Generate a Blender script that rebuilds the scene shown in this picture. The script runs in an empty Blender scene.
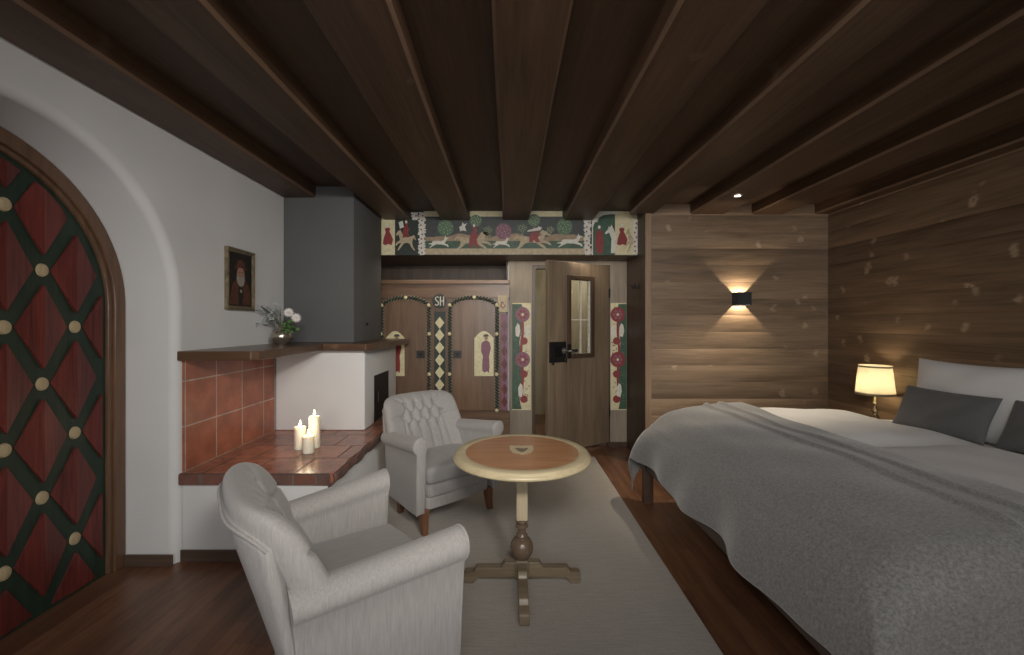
import bpy, bmesh, math, random
from mathutils import Vector, Matrix
from mathutils.geometry import tessellate_polygon
random.seed(7)
PI = math.pi
sc = bpy.context.scene
COL = sc.collection

# ------------------------------------------------------------------ mesh builder
class MB:
    def __init__(s): s.v = []; s.f = []; s.m = []; s.cur = 0
    def add(s, vs, fs):
        n = len(s.v); s.v += [tuple(p) for p in vs]
        for f in fs: s.f.append(tuple(i + n for i in f)); s.m.append(s.cur)
        return s
    def box(s, x0, x1, y0, y1, z0, z1, M=None):
        vs = [(x, y, z) for x in (x0, x1) for y in (y0, y1) for z in (z0, z1)]
        if M: vs = [M @ Vector(p) for p in vs]
        return s.add(vs, [(0,1,3,2),(4,6,7,5),(0,4,5,1),(2,3,7,6),(0,2,6,4),(1,5,7,3)])
    def rbox(s, x0, x1, y0, y1, z0, z1, r=.01, seg=3, M=None, fn=None, cuts=0):
        bm = bmesh.new(); bmesh.ops.create_cube(bm, size=1)
        for v in bm.verts:
            v.co = Vector(((x0+x1)/2 + v.co.x*(x1-x0), (y0+y1)/2 + v.co.y*(y1-y0), (z0+z1)/2 + v.co.z*(z1-z0)))
        r = min(r, .49*min(abs(x1-x0), abs(y1-y0), abs(z1-z0)))
        bmesh.ops.bevel(bm, geom=bm.edges[:], offset=r, segments=seg, profile=.5, affect='EDGES')
        if cuts: bmesh.ops.subdivide_edges(bm, edges=bm.edges[:], cuts=cuts, use_grid_fill=True)
        bm.verts.index_update()
        vs = [v.co.copy() for v in bm.verts]
        if fn: vs = [Vector(fn(p)) for p in vs]
        if M: vs = [M @ p for p in vs]
        fs = [tuple(v.index for v in f.verts) for f in bm.faces]
        bm.free(); return s.add(vs, fs)
    def poly(s, pts, t0, t1, to3):
        """extrude a (possibly concave) 2D outline between t0 and t1; to3(u,v,t)->xyz"""
        n = len(pts)
        tf = [tuple(t) for t in tessellate_polygon([[Vector((p[0], p[1], 0)) for p in pts]])]
        tv = [Vector(to3(p[0], p[1], t1)) for p in pts]
        bv = [Vector(to3(p[0], p[1], t0)) for p in pts]
        fs = tf + [tuple(i + n for i in reversed(f)) for f in tf]
        for i in range(n):
            j = (i + 1) % n; fs.append((i, i + n, j + n, j))
        return s.add(tv + bv, fs)
    def tube(s, pts, r, n=8, closed=False):
        pts = [Vector(p) for p in pts]; k = len(pts)
        rr = r if isinstance(r, (list, tuple)) else [r]*k
        vs = []; prev = None
        for i, p in enumerate(pts):
            if closed: d = pts[(i+1) % k] - pts[i-1]
            else: d = pts[min(i+1, k-1)] - pts[max(i-1, 0)]
            d.normalize()
            if prev is None:
                a = Vector((0,0,1)) if abs(d.z) < .9 else Vector((1,0,0))
                a = (a - d*a.dot(d)).normalized()
            else:
                a = (prev - d*prev.dot(d)).normalized()
            prev = a; b = d.cross(a)
            for q in range(n):
                t = 2*PI*q/n; vs.append(p + (a*math.cos(t) + b*math.sin(t))*rr[i])
        fs = []
        for i in range(k if closed else k-1):
            j = (i+1) % k
            for q in range(n):
                w = (q+1) % n; fs.append((i*n+q, i*n+w, j*n+w, j*n+q))
        if not closed:
            fs.append(tuple(reversed(range(n)))); fs.append(tuple((k-1)*n+q for q in range(n)))
        return s.add(vs, fs)
    def lathe(s, prof, n=32, c=(0,0,0), sy=1.0):
        vs = []; k = len(prof)
        for r, z in prof:
            for q in range(n):
                t = 2*PI*q/n; vs.append((c[0]+r*math.cos(t), c[1]+r*math.sin(t)*sy, c[2]+z))
        fs = []
        for i in range(k-1):
            for q in range(n):
                w = (q+1) % n; fs.append((i*n+q, i*n+w, (i+1)*n+w, (i+1)*n+q))
        if prof[0][0] > 1e-5: fs.append(tuple(reversed(range(n))))
        if prof[-1][0] > 1e-5: fs.append(tuple((k-1)*n+q for q in range(n)))
        return s.add(vs, fs)
    def grid(s, fn, nu, nv, wu=False):
        vs = [fn(i/nu, j/nv) for j in range(nv+1) for i in range(nu + (0 if wu else 1))]
        w = nu + (0 if wu else 1); fs = []
        for j in range(nv):
            for i in range(nu):
                a = i; b = (i+1) % w if wu else i+1
                fs.append((j*w+a, j*w+b, (j+1)*w+b, (j+1)*w+a))
        return s.add(vs, fs)
    def ell(s, c, r, n=12, m=8, M=None):
        vs = []; fs = []
        for j in range(m+1):
            p = PI*j/m - PI/2
            for i in range(n):
                t = 2*PI*i/n
                v = Vector((r[0]*math.cos(p)*math.cos(t), r[1]*math.cos(p)*math.sin(t), r[2]*math.sin(p)))
                if M: v = M @ v
                vs.append(v + Vector(c))
        for j in range(m):
            for i in range(n):
                w = (i+1) % n; fs.append((j*n+i, j*n+w, (j+1)*n+w, (j+1)*n+i))
        return s.add(vs, fs)
    def build(s, name, mat, parent=None, smooth=False, bevel=0, local=False, origin=None, solid=0, angle=40):
        me = bpy.data.meshes.new(name)
        if parent is not None and not local:
            off = Vector((0,0,0)); p = parent
            while p is not None: off += p.location; p = p.parent
            vs = [Vector(v) - off for v in s.v]; loc = Vector((0,0,0))
        elif origin is not None:
            loc = Vector(origin); vs = [Vector(v) - loc for v in s.v]
        else: vs = s.v; loc = Vector((0,0,0))
        me.from_pydata([tuple(v) for v in vs], [], s.f)
        bm = bmesh.new(); bm.from_mesh(me)
        bmesh.ops.remove_doubles(bm, verts=bm.verts, dist=1e-5)
        bmesh.ops.recalc_face_normals(bm, faces=bm.faces)
        bm.to_mesh(me); bm.free()
        for mm in (mat if isinstance(mat, (list, tuple)) else [mat]): me.materials.append(mm)
        if isinstance(mat, (list, tuple)) and len(me.polygons) == len(s.m):
            for p, q in zip(me.polygons, s.m): p.material_index = q
        if smooth:
            for p in me.polygons: p.use_smooth = True
            try: me.set_sharp_from_angle(angle=math.radians(angle))
            except Exception: pass
        o = bpy.data.objects.new(name, me); COL.objects.link(o); o.location = loc
        if parent is not None: o.parent = parent
        if solid:
            m = o.modifiers.new('solid', 'SOLIDIFY'); m.thickness = solid; m.offset = -1
        if bevel:
            m = o.modifiers.new('bevel', 'BEVEL'); m.width = bevel; m.segments = 2; m.limit_method = 'ANGLE'
        return o

def thing(name, label, cat, loc=(0,0,0), rz=0, group=None):
    o = bpy.data.objects.new(name, None); COL.objects.link(o)
    o.empty_display_size = .1
    o.location = loc; o.rotation_euler = (0, 0, rz)
    return tag(o, label, cat, group)
def tag(o, label, cat, group=None):
    o['label'] = label; o['category'] = cat
    if group: o['group'] = group
    return o
def struct(o): o['kind'] = 'structure'; return o
def copy_tree(o, parent=None):
    c = o.copy(); COL.objects.link(c)
    if parent is not None: c.parent = parent
    for ch in list(o.children): copy_tree(ch, c)
    return c

# ------------------------------------------------------------------ materials
class N:
    def __init__(s, name):
        s.m = bpy.data.materials.new(name); s.m.use_nodes = True
        s.t = s.m.node_tree; s.n = s.t.nodes; s.l = s.t.links
        s.b = s.n['Principled BSDF']
    def node(s, t, **k):
        n = s.n.new(t)
        for a, v in k.items(): setattr(n, a, v)
        return n
    def put(s, sock, v):
        if isinstance(v, bpy.types.NodeSocket): s.l.new(v, sock)
        elif isinstance(v, (tuple, list)) and len(v) == 3 and sock.type == 'RGBA': sock.default_value = (*v, 1)
        else: sock.default_value = v
    def math(s, op, a, b=None, c=None):
        n = s.node('ShaderNodeMath', operation=op); s.put(n.inputs[0], a)
        if b is not None: s.put(n.inputs[1], b)
        if c is not None: s.put(n.inputs[2], c)
        return n.outputs[0]
    def xyz(s):
        tc = s.node('ShaderNodeTexCoord'); sp = s.node('ShaderNodeSeparateXYZ')
        s.l.new(tc.outputs['Object'], sp.inputs[0]); return sp.outputs[0], sp.outputs[1], sp.outputs[2]
    def comb(s, a, b, c):
        n = s.node('ShaderNodeCombineXYZ'); s.put(n.inputs[0], a); s.put(n.inputs[1], b); s.put(n.inputs[2], c); return n.outputs[0]
    def noise(s, vec, scale=1, detail=4, rough=.55, dist=0):
        n = s.node('ShaderNodeTexNoise'); s.put(n.inputs['Vector'], vec)
        n.inputs['Scale'].default_value = scale; n.inputs['Detail'].default_value = detail
        n.inputs['Roughness'].default_value = rough; n.inputs['Distortion'].default_value = dist
        return n.outputs[0]
    def ramp(s, fac, stops):
        n = s.node('ShaderNodeValToRGB'); s.put(n.inputs[0], fac); e = n.color_ramp.elements
        while len(e) < len(stops): e.new(.5)
        for q, (p, c) in zip(e, stops): q.position = p; q.color = (*c, 1) if len(c) == 3 else c
        return n.outputs[0]
    def mix(s, fac, a, b, blend='MIX'):
        n = s.node('ShaderNodeMix', data_type='RGBA', blend_type=blend)
        s.put(n.inputs[0], fac); s.put(n.inputs[6], a); s.put(n.inputs[7], b); return n.outputs[2]
    def maprange(s, v, a, b, c, d, smooth=False):
        n = s.node('ShaderNodeMapRange', interpolation_type='SMOOTHSTEP' if smooth else 'LINEAR')
        for i, q in enumerate((v, a, b, c, d)): s.put(n.inputs[i], q)
        return n.outputs[0]
    def bump(s, h, strength=.3, dist=.002):
        n = s.node('ShaderNodeBump'); n.inputs['Strength'].default_value = strength; n.inputs['Distance'].default_value = dist
        s.put(n.inputs['Height'], h); s.l.new(n.outputs[0], s.b.inputs['Normal'])
    def col(s, c): s.put(s.b.inputs['Base Color'], c)
    def set(s, **k):
        for a, v in k.items(): s.put(s.b.inputs[a.replace('_', ' ')], v)

def plain(name, c, rough=.6, metal=0, var=.12, scale=30, emit=None, es=0):
    n = N(name); x, y, z = n.xyz()
    f = n.noise(n.comb(x, y, z), scale, 4)
    a = tuple(q*(1-var) for q in c); b = tuple(min(1, q*(1+var)) for q in c)
    n.col(n.ramp(f, [(.3, a), (.7, b)])); n.set(Roughness=rough, Metallic=metal)
    n.bump(f, .08, .002)
    if emit: n.put(n.b.inputs['Emission Color'], emit); n.b.inputs['Emission Strength'].default_value = es
    return n.m

def wood(name, c1, c2, grain='X', plank=None, knots=0, rough=.5, gs=1., var=.25, bump=.25, seam=0, length=None, spec=.5, flat=None, knotcol=None, halo=None):
    n = N(name); P = n.xyz(); g = 'XYZ'.index(grain)
    o = [i for i in range(3) if i != g]
    a = P[g]; varf = None
    if plank:
        ax, w = plank; pi = 'XYZ'.index(ax)
        q = n.math('DIVIDE', P[pi], w); idx = n.math('FLOOR', q)
        wn = n.node('ShaderNodeTexWhiteNoise', noise_dimensions='1D'); n.l.new(idx, wn.inputs['W'])
        a0 = n.math('ADD', a, n.math('MULTIPLY', wn.outputs['Value'], 17.3)); varf = wn.outputs['Value']; a = a0
        if length:
            li = n.math('FLOOR', n.math('DIVIDE', a0, length))
            w2 = n.node('ShaderNodeTexWhiteNoise', noise_dimensions='2D')
            n.put(w2.inputs['Vector'], n.comb(idx, li, 0)); varf = w2.outputs['Value']
            a = n.math('ADD', a0, n.math('MULTIPLY', varf, 9.7))
    b, c = P[o[0]], P[o[1]]
    v1 = n.comb(n.math('MULTIPLY', a, 1.1*gs), n.math('MULTIPLY', b, 11*gs), n.math('MULTIPLY', c, 11*gs))
    f1 = n.noise(v1, 1, 5, .6, .6)
    v2 = n.comb(n.math('MULTIPLY', a, 3*gs), n.math('MULTIPLY', b, 75*gs), n.math('MULTIPLY', c, 75*gs))
    f2 = n.noise(v2, 1, 3, .6)
    f = n.math('ADD', n.math('MULTIPLY', f1, .6), n.math('MULTIPLY', f2, .4))
    col = n.ramp(f, [(.32, c1), (.68, c2)])
    if knots:
        fz = [0 if flat == 'XYZ'[o[q]] else 4.2 for q in (0, 1)]; kv = n.comb(n.math('MULTIPLY', a, 5.6), n.math('MULTIPLY', b, fz[0]), n.math('MULTIPLY', c, fz[1]))
        jit = n.node('ShaderNodeTexNoise'); n.put(jit.inputs['Vector'], v1); jit.inputs['Scale'].default_value = 2.2; jit.inputs['Detail'].default_value = 1
        vv = n.node('ShaderNodeVectorMath', operation='MULTIPLY_ADD'); n.put(vv.inputs[0], jit.outputs['Color']); vv.inputs[1].default_value = (.5,.35 if fz[0] else 0,.35 if fz[1] else 0); n.put(vv.inputs[2], kv)
        vo = n.node('ShaderNodeTexVoronoi'); n.l.new(vv.outputs[0], vo.inputs['Vector']); vo.inputs['Scale'].default_value = 1
        d = vo.outputs['Distance']
        sel = n.math('GREATER_THAN', n.node('ShaderNodeSeparateColor').outputs[0], .5)
        sp = sel.node; 
        sc_ = [x for x in n.n if x.bl_idname == 'ShaderNodeSeparateColor'][-1]; n.l.new(vo.outputs['Color'], sc_.inputs[0])
        sel = n.math('GREATER_THAN', sc_.outputs[0], 1-knots)
        h = n.math('MULTIPLY', n.maprange(d, .05, .22, 1, 0, True), sel)
        k = n.math('MULTIPLY', n.maprange(d, .02, .07, 1, 0, True), sel)
        col = n.mix(n.math('MULTIPLY', h, .8), col, halo or tuple(min(1, q*1.6) for q in c2))
        col = n.mix(n.math('MULTIPLY', k, .75), col, knotcol or tuple(q*.7 for q in c1))
    if varf is not None:
        m = n.maprange(varf, 0, 1, 1-var, 1+var)
        col = n.mix(1, col, n.comb(m, m, m), 'MULTIPLY')
    if seam and plank:
        fr = n.math('FRACT', q); e = n.math('MINIMUM', fr, n.math('SUBTRACT', 1, fr))
        sm = n.maprange(e, 0, seam, 1, 0)
        if length:
            fl = n.math('FRACT', n.math('DIVIDE', a0, length)); e2 = n.math('MINIMUM', fl, n.math('SUBTRACT', 1, fl))
            sm = n.math('MAXIMUM', sm, n.maprange(e2, 0, seam*.12, 1, 0))
        col = n.mix(n.math('MULTIPLY', sm, .7), col, tuple(q*.35 for q in c1))
    n.col(col); n.set(Roughness=rough); n.b.inputs['Specular IOR Level'].default_value = spec
    n.bump(f2, bump, .002)
    return n.m

def fabric(name, c, stripe='Z', amt=.16, rough=.95, sx=170, mottled=0, sheen=.2):
    n = N(name); P = n.xyz()
    s = [sx, sx, sx]; s['XYZ'.index(stripe)] = sx*.07
    v = n.comb(*[n.math('MULTIPLY', P[i], s[i]) for i in range(3)])
    f = n.noise(v, 1, 2, .6)
    f2 = n.noise(n.comb(*P), 420, 2)
    col = n.ramp(n.math('ADD', n.math('MULTIPLY', f, .7), n.math('MULTIPLY', f2, .3)), [(.3, tuple(q*(1-amt) for q in c)), (.7, tuple(min(1,q*(1+amt)) for q in c))])
    if mottled:
        f3 = n.noise(n.comb(*P), 95, 5, .75)
        col = n.mix(1, col, n.ramp(f3, [(.3, (1-mottled,)*3), (.7, (1+mottled,)*3)]), 'MULTIPLY')
    n.col(col); n.set(Roughness=rough); n.b.inputs['Sheen Weight'].default_value = sheen; n.b.inputs['Specular IOR Level'].default_value = .2
    n.bump(f, .25, .0015); return n.m

def tiles(name, plane, size, off, c1, c2, grout, rough=.35, offset=0, mottle=None):
    n = N(name); P = n.xyz(); a, b = ['XYZ'.index(q) for q in plane]
    v = n.comb(n.math('SUBTRACT', P[a], off[0]), n.math('SUBTRACT', P[b], off[1]), 0)
    br = n.node('ShaderNodeTexBrick'); br.offset = offset; br.squash = 1
    n.l.new(v, br.inputs['Vector']); br.inputs['Scale'].default_value = 1
    br.inputs['Brick Width'].default_value = size[0]; br.inputs['Row Height'].default_value = size[1]
    br.inputs['Mortar Size'].default_value = .005; br.inputs['Mortar Smooth'].default_value = .3
    br.inputs['Color1'].default_value = (*c1, 1); br.inputs['Color2'].default_value = (*c2, 1); br.inputs['Mortar'].default_value = (*grout, 1)
    f = n.noise(n.comb(*P), 9, 5, .6); g = n.ramp(f, [(.25, (.66,)*3), (.75, (1.3,)*3)])
    col = n.mix(1, br.outputs['Color'], g, 'MULTIPLY')
    if mottle:
        f3 = n.noise(n.comb(*P), 22, 5, .7); col = n.mix(n.maprange(f3, .5, .68, 0, .7), col, mottle)
    n.col(col)
    n.set(Roughness=n.maprange(br.outputs['Fac'], 0, 1, rough, .9))
    n.bump(n.math('ADD', n.math('MULTIPLY', n.math('SUBTRACT', 1, br.outputs['Fac']), 1), n.math('MULTIPLY', f, .6)), .5, .004)
    return n.m

M = {}
def plaster(name, c):
    n = N(name); P = n.xyz(); f = n.noise(n.comb(*P), 2.0, 2, .5); g = n.noise(n.comb(*P), 60, 4)
    n.col(n.ramp(f, [(.3, tuple(q*.95 for q in c)), (.7, tuple(min(1, q*1.04) for q in c))])); n.set(Roughness=.9)
    n.bump(n.math('ADD', n.math('MULTIPLY', f, 3.), n.math('MULTIPLY', g, .05)), .2, .01); return n.m
M['plaster'] = plaster('white_plaster', (.66,.66,.655))
M['plaster_w'] = plaster('white_chimney_plaster', (.68,.68,.675))
M['grey_plaster'] = plaster('grey_chimney_plaster', (.112,.112,.113))
M['beam'] = wood('dark_beam_wood', (.042,.022,.012), (.125,.070,.039), 'Y', gs=.8, rough=.5, bump=.3, knots=.16, flat='Z', halo=(.13,.085,.055))
M['beam_edge'] = wood('worn_beam_edge', (.08,.046,.028), (.20,.125,.08), 'Y', gs=.8, rough=.4)
M['ceil'] = wood('dark_ceiling_board', (.037,.019,.011), (.098,.054,.031), 'Y', plank=('X', .155), gs=.8, rough=.55, seam=.012, var=.12)
M['floor'] = wood('dark_parquet', (.085,.037,.020), (.23,.110,.060), 'Y', plank=('X', .075), length=.52, rough=.33, seam=.02, var=.16, gs=1.2)
M['hall_floor'] = wood('hall_floor_wood', (.12,.06,.035), (.22,.12,.07), 'Y', plank=('X', .09), length=.6, rough=.4, seam=.02)
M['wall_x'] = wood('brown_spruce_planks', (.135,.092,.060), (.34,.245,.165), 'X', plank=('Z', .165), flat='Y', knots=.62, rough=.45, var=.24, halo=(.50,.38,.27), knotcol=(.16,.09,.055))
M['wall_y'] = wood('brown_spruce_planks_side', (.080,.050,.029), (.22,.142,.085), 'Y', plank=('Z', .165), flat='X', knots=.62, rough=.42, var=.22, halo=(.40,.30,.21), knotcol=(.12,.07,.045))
M['edge'] = wood('light_brown_trim_wood', (.24,.16,.10), (.36,.25,.17), 'Z', rough=.5)
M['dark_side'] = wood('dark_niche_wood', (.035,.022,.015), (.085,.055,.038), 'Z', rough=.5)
M['dark_x'] = wood('dark_brown_board', (.07,.045,.03), (.15,.10,.068), 'X', rough=.45)
M['base'] = wood('baseboard_wood', (.06,.038,.028), (.12,.08,.06), 'X', rough=.45)
M['ledge'] = wood('mantel_oak', (.065,.034,.019), (.14,.08,.046), 'X', rough=.28, knots=.15)
M['grey_wood'] = wood('greyed_door_frame_wood', (.22,.18,.135), (.38,.325,.255), 'Z', rough=.55)
M['door_wood'] = wood('old_door_wood', (.14,.102,.068), (.28,.21,.142), 'Z', plank=('X', .22), rough=.45, var=.12)
M['frame_wood'] = wood('dark_door_trim', (.05,.032,.02), (.11,.07,.045), 'Z', rough=.4)
M['hall_wood'] = wood('pale_hall_wood', (.34,.28,.18), (.52,.44,.30), 'Z', plank=('X', .3), rough=.5, knots=.2, var=.1)
M['ward'] = wood('wardrobe_walnut', (.125,.074,.044), (.25,.155,.098), 'Z', plank=('X', .15), rough=.35, var=.1)
M['ward_x'] = wood('wardrobe_walnut_rail', (.115,.068,.042), (.225,.138,.088), 'X', rough=.35)
M['cream'] = plain('cream_paint', (.72,.65,.42), .5)
M['pale_gold'] = plain('pale_gold_paint', (.72,.66,.40), .4)
M['rope_back'] = plain('rope_backing', (.26,.21,.14), .5)
M['white_paint'] = plain('white_paint', (.72,.70,.62), .5)
M['red_paint'] = plain('dark_red_paint', (.26,.035,.035), .5)
M['plum_paint'] = plain('plum_paint', (.24,.10,.15), .5)
M['sand_paint'] = plain('sand_paint', (.50,.41,.27), .55, var=.2)
M['hill_paint'] = plain('hill_brown_paint', (.36,.26,.17), .55, var=.25, scale=14)
M['slate_paint'] = plain('slate_paint', (.055,.065,.065), .5, var=.2)
M['green_paint'] = plain('deep_green_paint', (.05,.105,.065), .5, var=.25, scale=14)
M['leaf_paint'] = plain('leaf_green_paint', (.10,.19,.11), .5, var=.4, scale=90)
M['black_paint'] = plain('black_green_paint', (.022,.032,.026), .45)
M['red_stain'] = wood('red_stained_wood', (.045,.010,.009), (.20,.036,.028), 'Z', gs=1.4, rough=.4)
M['green_stain'] = wood('green_stained_wood', (.008,.019,.012), (.024,.045,.028), 'Z', rough=.5)
M['disc'] = wood('pale_disc_wood', (.36,.28,.16), (.52,.42,.26), 'Z', rough=.45)
M['arch_wood'] = wood('arch_frame_wood', (.085,.045,.026), (.19,.105,.062), 'Z', rough=.35)
M['tile_wall'] = tiles('terracotta_wall_tiles', 'YZ', (.27,.269), (2.525-3.4,.523), (.36,.12,.066), (.28,.095,.058), (.46,.38,.32), .3)
M['tile_top'] = tiles('terracotta_hearth_tiles', 'XY', (.27,.29), (-1.93+1.5,2.49-3.4), (.42,.17,.11), (.28,.125,.09), (.08,.06,.05), .22, offset=.5, mottle=(.13,.09,.075))
M['tile_edge'] = tiles('terracotta_edge_tiles', 'XZ', (.135,.2), (-1.93+1.5,.40), (.20,.085,.06), (.13,.08,.065), (.16,.15,.14), .5, mottle=(.14,.13,.13))
M['stone_edge'] = tiles('hearth_side_edge', 'YZ', (.12,.2), (2.49-3.4,.40), (.18,.09,.07), (.13,.10,.09), (.16,.15,.14), .5, mottle=(.16,.15,.15))
M['black_metal'] = plain('black_iron', (.018,.018,.02), .45, .6)
M['dark_iron'] = plain('dark_forged_iron', (.05,.05,.05), .4, .8)
M['linen'] = fabric('light_grey_linen', (.375,.36,.348), 'Z', .13)
M['linen_dark'] = fabric('grey_linen_seat', (.33,.32,.31), 'X', .12)
M['leg_wood'] = wood('walnut_chair_leg', (.12,.05,.025), (.25,.115,.06), 'Z', rough=.35)
M['rug'] = fabric('grey_beige_rug', (.40,.37,.335), 'X', .11, sx=150, mottled=.10)
M['blanket'] = fabric('grey_wool_blanket', (.18,.177,.174), 'X', .1, sx=200, mottled=.42, sheen=.5)
M['sheet'] = fabric('white_bed_linen', (.68,.68,.685), 'X', .02, sx=300)
M['pillow_grey'] = fabric('dark_grey_cushion', (.125,.125,.128), 'Z', .12, sx=260)
M['bed_wood'] = wood('dark_bed_wood', (.045,.028,.02), (.10,.062,.045), 'Y', rough=.35)
M['table_in'] = wood('table_veneer', (.26,.11,.052), (.50,.25,.12), 'X', gs=.9, rough=.22, bump=.1)
M['table_rim'] = wood('pale_table_wood', (.42,.35,.21), (.60,.51,.33), 'X', rough=.3)
M['table_post'] = wood('pale_table_post', (.34,.28,.18), (.52,.44,.30), 'Z', rough=.4)
M['table_foot'] = wood('table_foot_wood', (.12,.09,.058), (.26,.205,.135), 'X', rough=.35)
M['dark_turned'] = plain('dark_turned_wood', (.13,.09,.06), .25)
M['brass'] = plain('antique_brass', (.42,.34,.22), .25, .9)
M['steel'] = plain('brushed_steel', (.4,.4,.4), .35, .9)
M['frame_gold'] = plain('old_gilt_frame', (.20,.16,.10), .4, .3, var=.4)
M['flesh'] = plain('painted_flesh', (.36,.20,.14), .6)
M['brown_p'] = plain('dark_brown_ground', (.018,.014,.011), .5)
M['coat_p'] = plain('rust_coat_paint', (.10,.038,.024), .6, var=.5, scale=60)
M['beard_p'] = plain('grey_beard_paint', (.34,.31,.27), .6)
M['vase'] = plain('silver_gilt_vase', (.45,.41,.34), .22, .85)
M['leaf'] = plain('fresh_leaf_green', (.09,.20,.05), .5)
M['stem'] = plain('dark_stem', (.06,.08,.05), .6)
M['petal'] = plain('white_petal', (.74,.70,.68), .6)
M['bud'] = plain('grey_white_bud', (.45,.47,.46), .6)

# ------------------------------------------------------------------ constants
XL = -1.93; XR = 3.162; YW = 4.2; YF = 4.44; YD = 4.84; ZB = 2.485; ZC = 2.585; YR = -2.0

# ------------------------------------------------------------------ setting
b = MB(); b.box(-2.4, 3.3, YR-.1, 4.9, -.08, 0); struct(b.build('floor', M['floor']))
b = MB(); b.box(0, 2.2, 4.9, 6.7, -.08, 0); struct(b.build('floor_hall', M['hall_floor']))
b = MB(); b.box(-2.4, 3.3, YR-.1, 4.95, ZC, ZC+.06); ceiling = struct(b.build('ceiling', M['ceil']))
beams = [(-1.93,-1.65,3.649), (-1.29,-1.02,YF), (-.70,-.40,YF), (-.054,.225,YF), (.575,.885,YF), (1.20,1.445,YW), (1.80,2.14,YW), (2.405,2.71,YW), (3.03,3.162,YW)]
for x0, x1, ye in beams:
    b = MB()
    def warp(p, s=random.random()*9): return (p[0]+.004*math.sin(p[1]*2.1+s), p[1], p[2]+(.004*math.sin(p[1]*1.3+s) if p[2] < ZB+.02 else 0))
    ys = [YR + (ye-.001-YR)*i/16 for i in range(17)]
    r = .014
    sec = [(x0,ZC), (x0,ZB+r), (x0+r,ZB), (x1-r,ZB), (x1,ZB+r), (x1,ZC)]
    vs = [warp((x, y, z)) if x0 > -1.9 and x1 < 3.1 else (x, y, z) for y in ys for x, z in sec]
    fs = [(i*6+k, i*6+k+1, i*6+k+7, i*6+k+6) for i in range(16) for k in range(5)] + [tuple(range(6)), tuple(16*6+k for k in range(6))]
    b.add(vs, fs); b.m = [1 if (q < 80 and q % 5 in (1, 3)) else 0 for q in range(len(fs))]; b.build('ceiling_beam', [M['beam'], M['beam_edge']], ceiling)

# left wall with an arched recess
AC = (1.68, 1.50); RO = .79; r0 = .05; NA = 48
path = [(AC[0]+RO, 1.5*i/8, 1, 0) for i in range(8)]
path += [(AC[0]+RO*math.cos(PI*i/NA), AC[1]+RO*math.sin(PI*i/NA), math.cos(PI*i/NA), math.sin(PI*i/NA)) for i in range(NA+1)]
path += [(AC[0]-RO, 1.5*(7-i)/8, -1, 0) for i in range(8)]
b = MB(); K = len(path); prof = []
for j in range(7):
    a = PI/2*j/6; prof.append((r0*(1-math.sin(a)), -r0*(1-math.cos(a))))
prof.append((0, -.33))
for y, z, ny, nz in path:
    pass
vs = [(XL + q[1], y + ny*q[0], z + nz*q[0]) for y, z, ny, nz in path for q in prof]
L = len(prof)
b.add(vs, [(i*L+k, i*L+k+1, (i+1)*L+k+1, (i+1)*L+k) for i in range(K-1) for k in range(L-1)])
Y1 = 5.0
for i in range(K-1):
    y, z, ny, nz = path[i]; y2, z2, ny2, nz2 = path[i+1]
    p = (XL, y+ny*r0, z+nz*r0); q = (XL, y2+ny2*r0, z2+nz2*r0)
    if i < 8: o1, o2 = (XL, Y1, z), (XL, Y1, z2)
    elif i < 8+NA: o1, o2 = (XL, p[1], ZC), (XL, q[1], ZC)
    else: o1, o2 = (XL, YR, z), (XL, YR, z2)
    b.add([p, q, o2, o1], [(0,1,2,3)])
b.add([(XL, AC[0]+RO+r0, 1.5), (XL, Y1, 1.5), (XL, Y1, ZC), (XL, AC[0]+RO+r0, ZC)], [(0,1,2,3)])
b.add([(XL, AC[0]-RO-r0, 1.5), (XL, YR, 1.5), (XL, YR, ZC), (XL, AC[0]-RO-r0, ZC)], [(0,1,2,3)])
struct(b.build('wall_left', M['plaster'], smooth=True, angle=50))

def planks(along, a0, a1, z0, z1, pos, d, depth=.02, w=.165, hole=None):
    """horizontal boards with a small V groove, facing -d"""
    b = MB(); z = math.floor(z0/w)*w; g = .0035
    prof = []
    while z < z1:
        za, zb = max(z, z0), min(z+w, z1)
        for k in range(11):
            s_ = 2*k/10-1; prof.append((za+(zb-za)*(.5+.5*math.sin(s_*PI/2)), .007*abs(math.sin(s_*PI/2))**3))
        z += w
    vs = []
    for zz, dd in prof:
        for a in (a0, a1):
            vs.append((a, pos+dd, zz) if along == 'X' else (pos+dd, a, zz))
    n = len(prof); fs = [(2*i, 2*i+1, 2*i+3, 2*i+2) for i in range(n-1)]
    b.add(vs, fs)
    if along == 'X': b.box(a0, a1, pos+.01, pos+.05, z0, z1)
    else: b.box(pos+.01, pos+.05, a0, a1, z0, z1)
    return b
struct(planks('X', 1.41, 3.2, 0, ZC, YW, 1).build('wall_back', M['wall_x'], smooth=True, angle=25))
struct(planks('Y', YR, 4.25, 0, ZC, XR, 1).build('wall_right', M['wall_y'], smooth=True, angle=25))
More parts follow.
